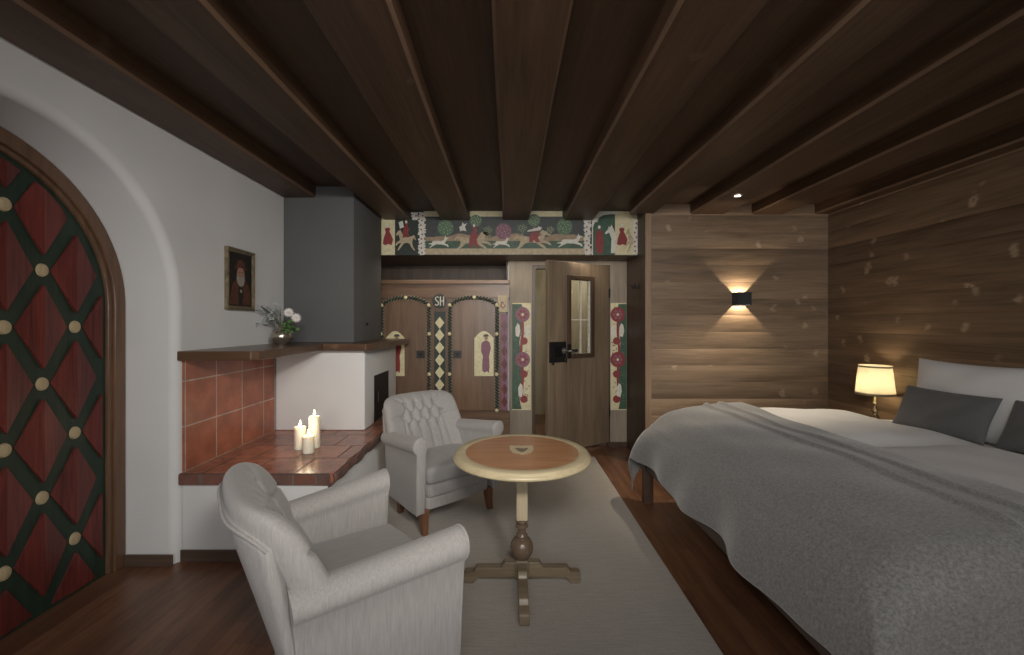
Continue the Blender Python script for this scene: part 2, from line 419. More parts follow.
# niche side, door wall, soffit
b = MB(); b.box(1.354, 1.409, YW, 4.9, 0, ZC); struct(b.build('wall_niche', M['dark_side']))
b = MB(); b.rbox(1.352, 1.411, YW-.022, YW-.001, 0, ZC, .004, 2); struct(b.build('trim_1', M['edge']))
b = MB(); b.box(.02, .273, YD, 4.9, 0, 2.119); b.box(1.165, 1.353, YD, 4.9, 0, 2.119); b.box(.273, 1.165, YD, 4.9, 2.07, 2.119)
struct(b.build('wall_far', M['grey_wood']))
b = MB(); b.box(-1.93, 1.353, YF+.032, 5.3, 2.12, 2.15); struct(b.build('trim_2', M['dark_x']))
b = MB(); b.box(-1.93, -.001, 5.25, 5.3, 0, 2.12); b.box(-.02, -.001, 4.9, 5.25, 0, 2.12); struct(b.build('wall_recess', M['dark_side']))
b = MB()
b.box(.27, .31, YD+.005, 4.93, .0, 2.07); b.box(1.135, 1.17, YD+.005, 4.93, .0, 2.07); b.box(.31, 1.135, YD+.005, 4.93, 2.03, 2.07)
b.box(.31, 1.135, YD+.02, 4.93, 0, .03); b.box(1.16, 1.353, YD-.02, YD-.001, 0, .06); b.box(.03,.27,YD-.02,YD-.001,0,.06)
struct(b.build('trim_3', M['frame_wood'], bevel=.003))
# hall
b = MB(); b.box(0, 2.2, 6.6, 6.7, 0, 2.4); struct(b.build('wall_hall', M['hall_wood']))
b = MB(); b.box(0, .019, 4.901, 6.6, 0, 2.4); b.box(2.2, 2.25, 4.9, 6.7, 0, 2.4); b.box(1.41, 2.2, 4.9, 4.95, 0, 2.4)
struct(b.build('wall_hall_side', M['plaster']))
b = MB(); b.box(0, 2.25, 4.95, 6.7, 2.4, 2.45); struct(b.build('ceiling_hall', M['plaster']))
# unseen rear wall behind the camera; its two windows are assumed for daylight fill
b = MB()
WIN = [(-1.3, .1), (1.0, 2.4)]; z0, z1 = .85, 2.1
xs = [-2.4, WIN[0][0], WIN[0][1], WIN[1][0], WIN[1][1], 3.3]
for i in (0, 2, 4): b.box(xs[i], xs[i+1], YR-.12, YR, 0, ZC)
for a, c in WIN: b.box(a, c, YR-.12, YR, 0, z0); b.box(a, c, YR-.12, YR, z1, ZC)
struct(b.build('wall_rear', M['plaster']))
for k, (a, c) in enumerate(WIN):
    b = MB(); m = (a+c)/2
    b.box(a, a+.06, YR-.1, YR-.03, z0, z1); b.box(c-.06, c, YR-.1, YR-.03, z0, z1); b.box(a+.06, c-.06, YR-.1, YR-.03, z0, z0+.06); b.box(a+.06, c-.06, YR-.1, YR-.03, z1-.06, z1); b.box(m-.03, m+.03, YR-.1, YR-.03, z0+.06, z1-.06)
    struct(b.build('window_%d' % (k+1), M['edge'], bevel=.004))
# baseboards
b = MB(); b.rbox(-2.21, -1.935, 2.448, 2.458, 0, .068, .003, 2); struct(b.build('baseboard_left', M['base']))

# ------------------------------------------------------------------ arched painted door
XD = -2.25; RI = .695
def arch_pts(r, n=40, z0=0, c=AC):
    return [(c[0]+r, z0)] + [(c[0]+r*math.cos(PI*i/n), c[1]+r*math.sin(PI*i/n)) for i in range(n+1)] + [(c[0]-r, z0)]
toX = lambda u, v, t: (XD + t, u, v)
b = MB(); b.poly(arch_pts(RI+.01), -.05, 0, toX); door1 = struct(b.build('door_1', M['green_stain']))
b = MB()
def ring(b, ra, rb, xa, xb, z0=0):
    A = arch_pts(ra, 48, z0); B = arch_pts(rb, 48, z0); n = len(A)
    vs = [(XD+xa, *p) for p in A] + [(XD+xb, *p) for p in A] + [(XD+xa, *p) for p in B] + [(XD+xb, *p) for p in B]
    fs = []
    for i in range(n-1):
        fs += [(i, i+1, n+i+1, n+i), (2*n+i, 3*n+i, 3*n+i+1, 2*n+i+1), (n+i, n+i+1, 3*n+i+1, 3*n+i)]
    fs += [(0, n, 3*n, 2*n), (n-1, 3*n-1, 4*n-1, 2*n-1)]
    b.add(vs, fs)
ring(b, RI+.025, RO-.004, 0, .034); ring(b, RI, RI+.025, 0, .018)
b.build('arch_frame', M['arch_wood'], door1, smooth=True, angle=30, bevel=.005)
def inside(y, z, m=.0):
    r = RI - m
    if z < AC[1]: return abs(y-AC[0]) <= r and z >= .0+m
    return math.hypot(y-AC[0], z-AC[1]) <= r
def clip_arch(pts):
    """Sutherland-Hodgman against the arch outline (convex)"""
    A = arch_pts(RI-.03, 30, .02)
    out = pts
    for i in range(len(A)):
        p, q = A[i], A[(i+1) % len(A)]
        nx, nz = -(q[1]-p[1]), q[0]-p[0]
        d = lambda s: (s[0]-p[0])*nx + (s[1]-p[1])*nz
        new = []
        for j in range(len(out)):
            s, e = out[j], out[(j+1) % len(out)]
            ds, de = d(s), d(e)
            if ds >= 0: new.append(s)
            if (ds >= 0) != (de >= 0):
                t = ds/(ds-de); new.append((s[0]+(e[0]-s[0])*t, s[1]+(e[1]-s[1])*t, s[2]+(e[2]-s[2])*t))
        out = new
        if len(out) < 3: return []
    return out
DY, DZ = .155, .549
for ci in range(-5, 7):
    yc = 2.205 - DY*ci
    if yc > 2.6 or yc < .7: continue
    odd = ci % 2
    for k in range(-1, 5):
        zc = .5615 + DZ*k + (DZ/2 if odd else 0)   # diamond centre
        hw_, hh_ = .118, .200; H = .016
        pts = []
        left = [(yc, zc+hh_, H), (yc-hw_, zc, 0.002), (yc, zc-hh_, H)]
        right = [(yc, zc-hh_, H), (yc+hw_, zc, 0.002), (yc, zc+hh_, H)]
        b = MB(); okk = False
        for tri in (left, right):
            P = clip_arch(tri)
            if len(P) >= 3:
                okk = True; n = len(P)
                b.add([(XD+p[2], p[0], p[1]) for p in P] + [(XD, p[0], p[1]) for p in P], [tuple(range(n))] + [(i, (i+1) % n, n+(i+1) % n, n+i) for i in range(n)])
        if okk: b.build('diamond_panel', M['red_stain'], door1)
        zd = zc + DZ/2
        if inside(yc, zd, .07):
            b = MB(); b.lathe([(.0, .014), (.015, .0135), (.025, .010), (.0285, 0)], 20)
            b.v = [(XD + p[2], yc + p[0]*.95, zd + p[1]*1.15) for p in b.v]
            b.build('round_boss', M['disc'], door1, smooth=True)

# ------------------------------------------------------------------ fireplace
fp = thing('fireplace', 'white plaster corner fireplace with terracotta tiled hearth and grey chimney', 'fireplace', (-1.5, 3.4, 0))
XB = -1.18
b = MB(); b.rbox(XL+.001, -1.055, 2.51, 4.49, 0, .46, .012, 3); b.build('hearth_base', M['plaster_w'], fp, smooth=True)
b = MB(); b.rbox(XL+.002, -1.045, 2.498, 2.509, 0, .07, .003, 2); b.rbox(-1.054, -1.043, 2.5, 4.49, 0, .07, .003, 2); b.build('hearth_baseboard', M['base'], fp)
# slab with an irregular edge
b = MB(); nY = 60
def slab_edge(t): return -1.028 + .004*math.sin(t*37) + .003*math.sin(t*91+1)
pts = [(XL+.002, 4.49), (XL+.002, 2.49)] + [(XL+.002+(.88)*i/14, 2.49 + .004*math.sin(i*2.3)) for i in range(1, 14)] + [(-1.05, 2.492), (-1.03, 2.51)]
pts += [(slab_edge(i/nY), 2.53 + (4.49-2.53)*i/nY) for i in range(nY+1)]
b.poly(pts, .461, .523, lambda u, v, t: (u, v, t))
b.build('hearth_slab', M['tile_top'], fp, bevel=.006)
b = MB(); b.rbox(XL+.003, -1.04, 2.482, 2.4895, .458, .519, .003, 2); b.build('hearth_front_edge', M['tile_edge'], fp)
b = MB()
def se(u, v):
    y = 2.50 + (4.48-2.50)*u; a = PI*(v)
    e = slab_edge((y-2.53)/(1.96)); low = .014*abs(math.sin(y*11))
    z = .520 - .075*v - low*v; return (e + .008 + .010*math.sin(a) + .008*math.sin(y*40+v*3)*math.sin(a) - .03*v*v, y, z)
b.grid(se, 90, 8); b.build('hearth_side_edge', M['stone_edge'], fp, smooth=True, solid=.012)
b = MB(); b.box(XL+.001, XL+.013, 2.516, 3.49, .5235, 1.184); b.build('tile_backsplash', M['tile_wall'], fp)
b = MB(); b.rbox(XL+.014, XB, 3.50, 4.48, .5235, 1.184, .012, 3)
b.build('chimney_breast', M['plaster_w'], fp, smooth=True)
b = MB(); b.box(XB+.0005, XB+.006, 3.74, 4.18, .535, .945); fd = b.build('firebox_door', M['black_metal'], fp, bevel=.002)
b = MB(); b.tube([(XB+.02, 3.80, .80), (XB+.02, 3.80, .70)], .006); b.tube([(XB+.02,3.80,.80),(XB+.005,3.80,.80)], .005); b.build('door_handle', M['dark_iron'], fd)
# mantel ledge: left shelf + right L part
b = MB(); b.poly([(XL+.001, 2.475), (-1.50, 2.475), (-1.465, 2.51), (-1.49, 3.40), (-1.49, 3.649), (-1.49,4.0),(XL+.001, 4.0)], 1.186, 1.241, lambda u, v, t: (u, v, t))
b.build('mantel_shelf', M['ledge'], fp, bevel=.005)
b = MB(); b.poly([(-1.489, 3.41), (-1.14, 3.41), (-1.105, 3.45), (-1.075, 4.62), (-1.489, 4.62)], 1.186, 1.241, lambda u, v, t: (u, v, t))
b.build('mantel_corner_board', M['ledge'], fp, bevel=.005)
b = MB(); b.rbox(XL+.001, -1.324, 3.65, YF-.0005, 1.2415, ZC-.001, .006, 2)
b.build('chimney_hood', M['grey_plaster'], fp, smooth=True)
b = MB(); b.lathe([(.0,0),(.014,0),(.014,.012),(.008,.02),(0,.02)], 12); b.v = [(-1.324+p[2], 3.97+p[0], 1.40+p[1]) for p in b.v]; b.build('hood_knob', M['black_metal'], fp, smooth=True)

# ------------------------------------------------------------------ candles
wax = N('ivory_wax'); x, y, z = wax.xyz(); wax.col((.92,.86,.70)); wax.set(Roughness=.45); wax.b.inputs['Subsurface Weight'].default_value = .6
wax.b.inputs['Subsurface Radius'].default_value = (.06,.035,.015); wax.b.inputs['Subsurface Scale'].default_value = .6
flame = N('candle_flame'); flame.col((1,.8,.5)); flame.put(flame.b.inputs['Emission Color'], (1,.80,.52)); flame.b.inputs['Emission Strength'].default_value = 8
wick = plain('black_wick', (.02,.02,.02))
for x, y, h, lab in ((-1.462, 2.99, .155, 'ivory pillar candle of middle height, left of the tallest on the hearth'), (-1.375, 3.02, .222, 'tallest ivory pillar candle burning on the tiled hearth'), (-1.362, 2.90, .115, 'shortest ivory pillar candle, standing in front of the other two')):
    t = thing('pillar_candle', lab, 'candle', (x, y, .5235), 0, 'burning candles on the hearth')
    b = MB(); r = .038; b.lathe([(r*.97,0),(r,.004),(r,h-.004),(r*.96,h),(r*.8,h-.003),(r*.55,h-.012),(0,h-.014)], 28); b.build('wax_body', wax.m, t, True, local=True)
    b = MB(); b.tube([(0,0,h-.015),(.001,0,h+.006)], .0015, 6); b.build('wick', wick, t, local=True)
    b = MB(); b.lathe([(0,h+.002),(.006,h+.008),(.0085,h+.016),(.006,h+.028),(.003,h+.038),(0,h+.046)], 12); b.build('flame', flame.m, t, True, local=True)
    l = bpy.data.lights.new('candle_light', 'POINT'); l.energy = .32; l.color = (1,.80,.56); l.shadow_soft_size = .012
    lo = bpy.data.objects.new('candle_light', l); COL.objects.link(lo); lo.location = (x, y, .5235+h+.06)

# ------------------------------------------------------------------ vase and flowers
vx, vy, vz = -1.757, 3.30, 1.2415
b = MB(); b.lathe([(.0,0),(.035,0),(.038,.006),(.06,.02),(.078,.05),(.080,.072),(.068,.098),(.045,.115),(.036,.128),(.042,.150),(.046,.158),(.042,.156),(.032,.13),(.03,.11),(0,.06)], 32, (vx, vy, vz))
o = b.build('flower_vase', M['vase'], smooth=True, origin=(vx, vy, vz)); tag(o, 'small squat silvery gold vase holding flowers on the mantel shelf', 'vase')
def bez(p0, p1, p2, n=8): return [tuple((1-t)**2*p0[i] + 2*t*(1-t)*p1[i] + t*t*p2[i] for i in range(3)) for t in [k/n for k in range(n+1)]]
def daisy(px, pz, dy, lab, nx, ang):
    base = (vx+px*.1, vy, vz+.12); tip = (vx+px, vy+dy, vz+pz)
    t = thing('white_flower', lab, 'flower', base, 0, 'white flowers in the vase')
    b = MB(); b.tube(bez(base, (vx+px*.35, vy+dy*.2, vz+pz*.8), tip), .0028, 6); b.build('stem', M['stem'], t)
    d = Vector((nx, -.9, .25)).normalized(); q = d.to_track_quat('Z', 'Y').to_matrix()
    b = MB()
    for ringi, (R, n_, el) in enumerate(((.042, 15, .25), (.030, 11, .6), (.018, 8, 1.0))):
        for k in range(n_):
            a = 2*PI*k/n_ + ringi*.3
            u = Vector((math.cos(a)*math.cos(el), math.sin(a)*math.cos(el), math.sin(el)))
            s_ = Vector((-math.sin(a), math.cos(a), 0))
            P = [Vector((0,0,0)), u*R*.5 + s_*.0065, u*R + Vector((0,0,-.004)), u*R*.5 - s_*.0065]
            P = [q @ p + Vector(tip) for p in P]; b.add(P, [(0,1,2,3)])
    b.build('flower_head', M['petal'], t, solid=.001)
    b = MB(); b.ell(Vector(tip) + d*.006, (.008,.008,.006)); b.build('flower_centre', M['cream'], t, True)
daisy(.075, .245, -.04, 'larger white flower at the top right of the vase', .3, 0)
daisy(.135, .205, -.05, 'lower right white flower leaning out of the vase', .7, 0)
t = thing('filler_flower_spray', 'airy spray of tiny grey-white blossoms on the left of the vase', 'flower', (vx-.01, vy, vz+.12))
b = MB(); bb = MB(); rr = random.Random(3)
for k in range(30):
    px = -.02 - rr.random()*.20; pz = .17 + rr.random()*.16 - abs(px+.1)*.2; dy = rr.uniform(-.08,.06); px = max(px, -.158)
    tip = (vx+px, vy+dy, vz+pz); b.tube(bez((vx-.01+rr.uniform(-.01,.01), vy, vz+.11), (vx+px*.3, vy+dy*.3, vz+pz*.85), tip, 6), .0012, 4)
    for q in range(5): bb.ell((tip[0]+rr.uniform(-.016,.016), tip[1]+rr.uniform(-.016,.016), tip[2]+rr.uniform(-.012,.014)), (.0066,.0066,.006), 6, 4)
b.build('stem', M['stem'], t); bb.build('blossoms', M['bud'], t, True)
t = thing('leaf_sprig', 'fresh green leafy sprig hanging over the right rim of the vase', 'foliage', (vx+.02, vy, vz+.12))
b = MB(); st = MB()
for k in range(22):
    a = rr.uniform(-.6,1.2); R = rr.uniform(.04,.11); tip = Vector((vx+.03+R*math.cos(a)*.9, vy-.03+rr.uniform(-.05,.04), vz+.12+R*math.sin(a)*.9+.01))
    st.tube([(vx+.012, vy, vz+.12), tip], .0013, 4)
    d = Vector((rr.uniform(-1,1), rr.uniform(-1,.2), rr.uniform(-.4,1))).normalized(); s_ = d.cross(Vector((.3,.9,.2))).normalized()
    w = .013; ln = .036
    b.add([tip, tip+d*ln*.5+s_*w, tip+d*ln, tip+d*ln*.5-s_*w], [(0,1,2,3)])
st.build('stem', M['stem'], t); b.build('leaves', M['leaf'], t, solid=.0008)

# ------------------------------------------------------------------ portrait
PY0, PY1, PZ0, PZ1 = 2.89, 3.205, 1.50, 1.932
t = thing('portrait_painting', 'small portrait of a bearded man in a hat on the white wall', 'painting', (XL, (PY0+PY1)/2, PZ0))
b = MB(); w = .028; X0 = XL+.001; X1 = XL+.028
def bev(b, y0, y1, z0, z1, w):
    o_ = [(y0,z0),(y1,z0),(y1,z1),(y0,z1)]; i_ = [(y0+w,z0+w),(y1-w,z0+w),(y1-w,z1-w),(y0+w,z1-w)]; m_ = [(y0+w*.35,z0+w*.35),(y1-w*.35,z0+w*.35),(y1-w*.35,z1-w*.35),(y0+w*.35,z1-w*.35)]
    vs = [(X0, *p) for p in o_] + [(X1-.004, *p) for p in o_] + [(X1, *p) for p in m_] + [(X0+.012, *p) for p in i_]
    fs = []
    for L_ in range(3):
        for k in range(4): fs.append((L_*4+k, L_*4+(k+1) % 4, L_*4+4+(k+1) % 4, L_*4+4+k))
    b.add(vs, fs)
bev(b, PY0, PY1, PZ0, PZ1, w); b.build('picture_frame', M['frame_gold'], t)
b = MB(); b.box(X0, X0+.010, PY0+.01, PY1-.01, PZ0+.01, PZ1-.01); cv = b.build('canvas', M['brown_p'], t)
cy = (PY0+PY1)/2+.003; cz = PZ0
def px_poly(pts, mat, name, lvl, parent=cv):
    b = MB(); b.poly([(cy+p[0], cz+p[1]) for p in pts], 0, .0006*lvl, lambda u, v, t_: (X0+.010+t_, u, v)); b.build(name, mat, parent)
def circ(cx_, cz_, rx, rz, n=18): return [(cx_+rx*math.cos(2*PI*i/n), cz_+rz*math.sin(2*PI*i/n)) for i in range(n)]
px_poly([(-.118,.04),(.118,.04),(.115,.11),(.085,.185),(.05,.215),(-.045,.215),(-.085,.19),(-.115,.10)], M['coat_p'], 'painted_coat', 1)
px_poly([(-.02,.04),(.02,.04),(.03,.12),(.012,.21),(-.01,.21),(-.03,.12)], M['brown_p'], 'painted_vest', 2)
px_poly(circ(0,.256,.042,.056), M['flesh'], 'painted_face', 2)
px_poly([(-.042,.25),(-.024,.232),(.0,.238),(.024,.232),(.042,.25),(.046,.215),(.032,.18),(.004,.165),(-.028,.18),(-.044,.215)], M['beard_p'], 'painted_beard', 3)
px_poly([(-.07,.292),(.0,.302),(.07,.292),(.066,.307),(.045,.312),(.04,.345),(.01,.36),(-.03,.352),(-.045,.313),(-.068,.305)], M['coat_p'], 'painted_hat', 3)
px_poly(circ(-.014,.27,.006,.004,8), M['brown_p'], 'painted_eye', 4); px_poly(circ(.016,.27,.006,.004,8), M['brown_p'], 'painted_eye', 4)
px_poly(circ(.002,.135,.012,.012,8), M['beard_p'], 'painted_collar', 4)

# ------------------------------------------------------------------ painted frieze
FX = lambda px: (px-508)/425*YF
FZ = lambda py: 1.4 + (324-py)/425*YF
fr = thing('painted_frieze', 'long painted board with a hunting scene of riders and deer under the beams', 'frieze', (0, YF, 2.12))
b = MB(); b.box(-1.40, 1.3535, YF, YF+.03, 2.12, ZC-.001); fb = b.build('frieze_board', M['slate_paint'], fr)
def fpoly(pts, mat, name, lvl, parent=fb, raw=False):
    b = MB(); P = pts if raw else [(FX(p[0]), FZ(p[1])) for p in pts]
    b.poly(P, 0, .0008*lvl, lambda u, v, t_: (u, YF-t_, v)); return b.build(name, mat, parent)
def rect(x0, y0, x1, y1): return [(x0,y0),(x1,y0),(x1,y1),(x0,y1)]
def c1(px, py): return (375+px/7.59, 205+py/7.59)
def c2(px, py): return (505+px/7.06, 205+py/7.06)
fpoly(rect(381.5, 248.5, 639, 254.5), M['sand_paint'], 'painted_ground', 1)
fpoly([(425,237)] + [(425+i*4, 235.5+1.5*math.sin(i*.5)+.8*math.sin(i*1.3)) for i in range(1,40)] + [(585,236),(585,241),(425,241)], M['hill_paint'], 'painted_hills', 1)
fpoly([(425,241),(585,241),(585,248.5),(425,248.5)], M['green_paint'], 'painted_meadow', 1)
for x0, x1 in ((424,441.5),(470,502.8),(530,562.3)): fpoly(rect(x0, 211.2, x1, 216.6), M['cream'], 'painted_strip', 1)
fpoly(rect(381.5,216,395,255), M['cream'], 'painted_cream_field', 2)
fpoly(rect(395,211.3,420,255), M['black_paint'], 'painted_dark_field', 2)
fpoly(rect(615,211.3,637.2,255), M['cream'], 'painted_cream_field', 2)
fpoly(rect(592,211.3,615,255), M['white_paint'], 'painted_arch_field', 2)
fpoly([(593,255),(593,227),(595,222),(599,217.5),(604,215),(610,214.3),(615,214.3),(615,255)], M['green_paint'], 'painted_arch_opening', 3)
HORSE = [(0,.50),(.03,.66),(.10,.74),(.2,.68),(.32,.66),(.5,.64),(.62,.70),(.70,.88),(.76,1),(.80,.94),(.86,.93),(.97,.76),(.94,.70),(.84,.76),(.80,.62),(.77,.50),(.92,.42),(1.0,.26),(.95,.25),(.86,.34),(.70,.38),(.82,.2),(.90,.04),(.85,.03),(.74,.16),(.58,.36),(.40,.38),(.30,.34),(.22,.18),(.08,.02),(.03,.04),(.14,.20),(.18,.42),(.12,.58),(.07,.60),(.05,.52)]
DEER = [(0,.35),(.05,.42),(.16,.44),(.22,.60),(.4,.62),(.62,.60),(.74,.66),(.80,.84),(.83,1),(.86,.86),(.93,.84),(1,.76),(.90,.74),(.86,.56),(.80,.42),(.95,.34),(1,.16),(.96,.15),(.86,.26),(.66,.34),(.40,.36),(.26,.26),(.08,.10),(.04,.12),(.18,.30),(.12,.36)]
def fig(shape, x0, y0, x1, y1, mat, name, lvl):   # y0 top, y1 bottom; x1<x0 flips
    fpoly([(x0+(x1-x0)*p[0], y1+(y0-y1)*p[1]) for p in shape], mat, name, lvl)
RIDER = [(.1,.0),(.35,.02),(.4,.2),(.62,.0),(.9,.05),(.8,.15),(.7,.35),(.95,.55),(.9,.62),(.68,.5),(.66,.72),(.72,.86),(.62,1),(.44,.98),(.40,.84),(.44,.72),(.25,.62),(.12,.4)]
for a in ((378-0+57/1, 252.5, 399, 240),): pass
def ph(cf, x0, y0, x1, y1): A = cf(x0,y0); B = cf(x1,y1); return A[0],A[1],B[0],B[1]
fig(DEER, *ph(c1,405,232,560,335), M['white_paint'], 'painted_deer', 3)
fig(HORSE, *ph(c1,600,195,890,345), M['sand_paint'], 'painted_horse', 3)
fig(RIDER, *ph(c1,705,145,800,325), M['red_paint'], 'painted_rider', 4)
fig([(.1,0),(.5,.1),(.9,0),(.7,.5),(1,.9),(.6,.75),(.4,1),(.3,.6),(0,.5)], *ph(c1,640,130,700,200), M['white_paint'], 'painted_bird', 4)
fig(DEER, *ph(c1,890,235,1024,335), M['white_paint'], 'painted_deer', 3)
fig(HORSE, *ph(c2,60,175,330,320), M['sand_paint'], 'painted_horse', 3)
fig(RIDER, *ph(c2,160,160,262,265), M['red_paint'], 'painted_rider', 4)
fig([(0,0),(.9,.35),(1,1),(.6,.8),(.05,.3)], *ph(c2,155,155,262,190), M['white_paint'], 'painted_spear', 5)
fig(DEER, *ph(c2,365,200,550,310), M['white_paint'], 'painted_deer', 3)
for cx_, cy_, r_, m_ in ((*c1(535,175),8,'leaf_paint'),(*c1(765,120),6,'leaf_paint'),(*c1(855,195),5,'green_paint'),(*c1(975,200),8,'plum_paint'),(*c2(205,108),6.2,'leaf_paint'),(*c2(120,165),5,'green_paint'),(*c2(320,175),4,'green_paint'),(*c2(420,155),8,'leaf_paint')):
    o = fpoly([(cx_-.6,cy_),(cx_+.6,cy_),(cx_+.8,cy_+r_+5),(cx_-.8,cy_+r_+5)], M['hill_paint'], 'painted_tree', 2)
    b = MB(); b.poly([(FX(p[0]), FZ(p[1])) for p in circ(cx_,cy_,r_,r_,20)], 0, .0024, lambda u,v,t_: (u, YF-t_, v)); b.build('tree_crown', M[m_], o)
    b = MB()
    for k in range(14):
        a = k*2.4; q = r_*.85*math.sqrt((k+.5)/14); b.poly([(FX(p[0]), FZ(p[1])) for p in circ(cx_+q*math.cos(a), cy_+q*math.sin(a), .55,.55,6)], .0024, .0029, lambda u,v,t_: (u, YF-t_, v))
    b.build('tree_leaf_dots', M['sand_paint'], o)
def head(x0,y0,x1,y1,hx,hy,r=1.25): fpoly(circ(x0+(x1-x0)*hx, y1+(y0-y1)*hy, r, r*1.25, 10), M['white_paint'], 'painted_head', 6)
fig([(.05,.05),(.3,0),(.55,.05),(.85,.0),(1,.25),(.8,.5),(.66,.62),(.74,.75),(.62,.8),(.40,.8),(.24,.74),(.34,.6),(.15,.35)], *ph(c1,55,140,138,305), M['red_paint'], 'painted_lady', 4)
fig(HORSE, *ph(c1,310,185,155,350), M['sand_paint'], 'painted_horse', 4)
fig(RIDER, *ph(c1,205,120,270,250), M['red_paint'], 'painted_rider', 5)
fig([(.3,0),(.9,.2),(.7,1),(.1,.8)], *ph(c1,175,120,225,180), M['white_paint'], 'painted_falcon', 5)
fig([(.2,.03),(.45,0),(.55,.03),(.85,0),(.95,.4),(.85,.68),(.68,.82),(.35,.82),(.15,.68),(.08,.4)], *ph(c2,632,140,698,345), M['red_paint'], 'painted_robed_figure', 5)
fig([(.55,0),(.95,0),(1,.6),(.85,.8),(.6,1),(.45,.9),(.35,.95),(.3,.85),(0,.72),(.05,.66),(.4,.72),(.6,.5)], *ph(c2,705,140,782,340), M['white_paint'], 'painted_horse_head', 5)
fig([(.05,.05),(.3,0),(.55,.05),(.85,.0),(1,.25),(.8,.5),(.66,.62),(.74,.75),(.62,.8),(.40,.8),(.24,.74),(.34,.6),(.15,.35)], *ph(c2,785,130,865,285), M['red_paint'], 'painted_lady', 4)
fig(HORSE, *ph(c2,955,160,850,345), M['sand_paint'], 'painted_horse', 3)
head(*ph(c1,55,140,138,305),.5,.9); head(*ph(c2,785,130,865,285),.5,.9); head(*ph(c2,632,140,698,345),.5,.92,1.4)
head(*ph(c1,705,145,800,325),.5,.93); head(*ph(c2,160,160,262,265),.78,.98); head(*ph(c1,205,120,270,250),.5,.93)
def flower_column(x, y0, y1, wd, name='painted_blossom_column'):
    o = fpoly(rect(x-wd*.28,y0,x+wd*.28,y1), M['white_paint'], name, 4); b = MB(); c = MB(); r_ = random.Random(int(x))
    n = int((y1-y0)/2.3)
    for k in range(n):
        for s in (-1,1):
            b.poly([(FX(p[0]), FZ(p[1])) for p in circ(x+s*wd*r_.uniform(.15,.42), y0+(k+.5)*2.3+r_.uniform(-.5,.5), 1.2,1.1,7)], .0032,.0038, lambda u,v,t_: (u, YF-t_, v))
        if k % 2: c.poly([(FX(p[0]), FZ(p[1])) for p in circ(x+r_.uniform(-1.2,1.2), y0+(k+.5)*2.3, .95,.95,7)], .0038,.0044, lambda u,v,t_: (u, YF-t_, v))
    b.build('blossoms', M['white_paint'], o); c.build('blossom_centres', M['plum_paint'], o)
flower_column(422, 212.5, 255, 8); flower_column(415, 212.5, 220, 9, 'painted_blossom_branch'); flower_column(587.5, 219, 255, 8); flower_column(595, 213, 222, 9, 'painted_blossom_branch'); flower_column(635.5, 220, 255, 5)

# ------------------------------------------------------------------ wardrobe
WY = 4.75
WX = lambda px: (px-508)/425*WY
WZ = lambda py: 1.4 + (324-py)/425*WY
w6 = lambda px, py: (375+px/4.68, 280+py/4.68)
wd = thing('painted_wardrobe', 'built-in brown wardrobe with arched doors, rope borders and diamond pilaster', 'wardrobe', (-.9, WY+.2, 0))
b = MB(); b.box(XL+.002, -.021, WY+.022, 5.2, 0, 1.885); b.build('carcass', M['ward'], wd)
b = MB(); b.rbox(XL+.002, .018, WY-.03, WY+.02, 1.845, 1.89, .006, 2); b.rbox(XL+.002, .018, WY, WY+.0215, WZ(298), 1.845, .002, 1); 
b.build('top_rail', M['ward_x'], wd)
b = MB(); b.rbox(XL+.002, .018, WY-.012, WY+.0215, 0, WZ(420), .004, 2)
b.rbox(XL+.002,.018,WY,WY+.0215, WZ(420), WZ(411), .002,1)
b.build('plinth', M['ward_x'], wd)
def wpoly(pts, mat, name, t0, t1, parent, raw=False):
    b = MB(); P = pts if raw else [(WX(p[0]), WZ(p[1])) for p in pts]
    b.poly(P, t0, t1, lambda u, v, t_: (u, WY-t_, v)); return b.build(name, mat, parent)
def arch_door(x0, x1, ytop, ysh, ybot):   # px outline, segmental arch top
    pts = [(x0,ybot),(x0,ysh)]
    for i in range(1,16):
        s = i/16; pts.append((x0+(x1-x0)*s, ysh-(ysh-ytop)*(1-abs(2*s-1)**2.6)))
    pts += [(x1,ysh),(x1,ybot)]; return pts
doors = []
for x0, x1, hx0, hx1, px0, px1, flip in ((381.8,428.6,416.7,425.0,386,404.6,1),(450.9,496.8,453.2,461.5,474.4,493.6,-1)):
    o = wpoly(arch_door(x0,x1,297.5,304.5,410.5), M['ward'], 'door', -.02, .004, wd)
    doors.append(o)
    wpoly([(px0,376),(px0,338)] + [(px0+(px1-px0)*i/10, 338-7*math.sin(PI*i/10)) for i in range(1,10)] + [(px1,338),(px1,376)], M['pale_gold'], 'painted_panel', .0041, .007, o)
    po = o.children[-1]
    # figure in the panel
    c_ = (px0+px1)/2 + (2 if flip < 0 else 1.5)
    col = M['plum_paint'] if flip < 0 else M['red_paint']
    wpoly([(c_-3.5,371),(c_-1,372.5),(c_+1,371),(c_+3,373),(c_+3.6,366),(c_+3,356),(c_+5,348),(c_+3.5,342),(c_+1.2,340.5),(c_-1.2,340.5),(c_-4.5,343),(c_-5,351),(c_-3,356),(c_-3.8,364)], col, 'painted_figure', .0071, .0085, po)
    wpoly(circ(c_+.2,337.8,1.7,2.3,12), M['flesh'], 'painted_face', .0071, .009, po)
    wpoly([(c_-3.2,336.6),(c_-1.5,334.2),(c_+2,334.2),(c_+3.2,336.4)], M['slate_paint'], 'painted_hat', .0071, .0095, po)
    hd = wpoly(rect(hx0,350.5,hx1,358.2), M['dark_iron'], 'handle', .0041, .012, o)
    wpoly(rect(hx0+2.6,353,hx1-2.6,355.7), M['black_metal'], 'keyhole_plate', .012, .016, hd)
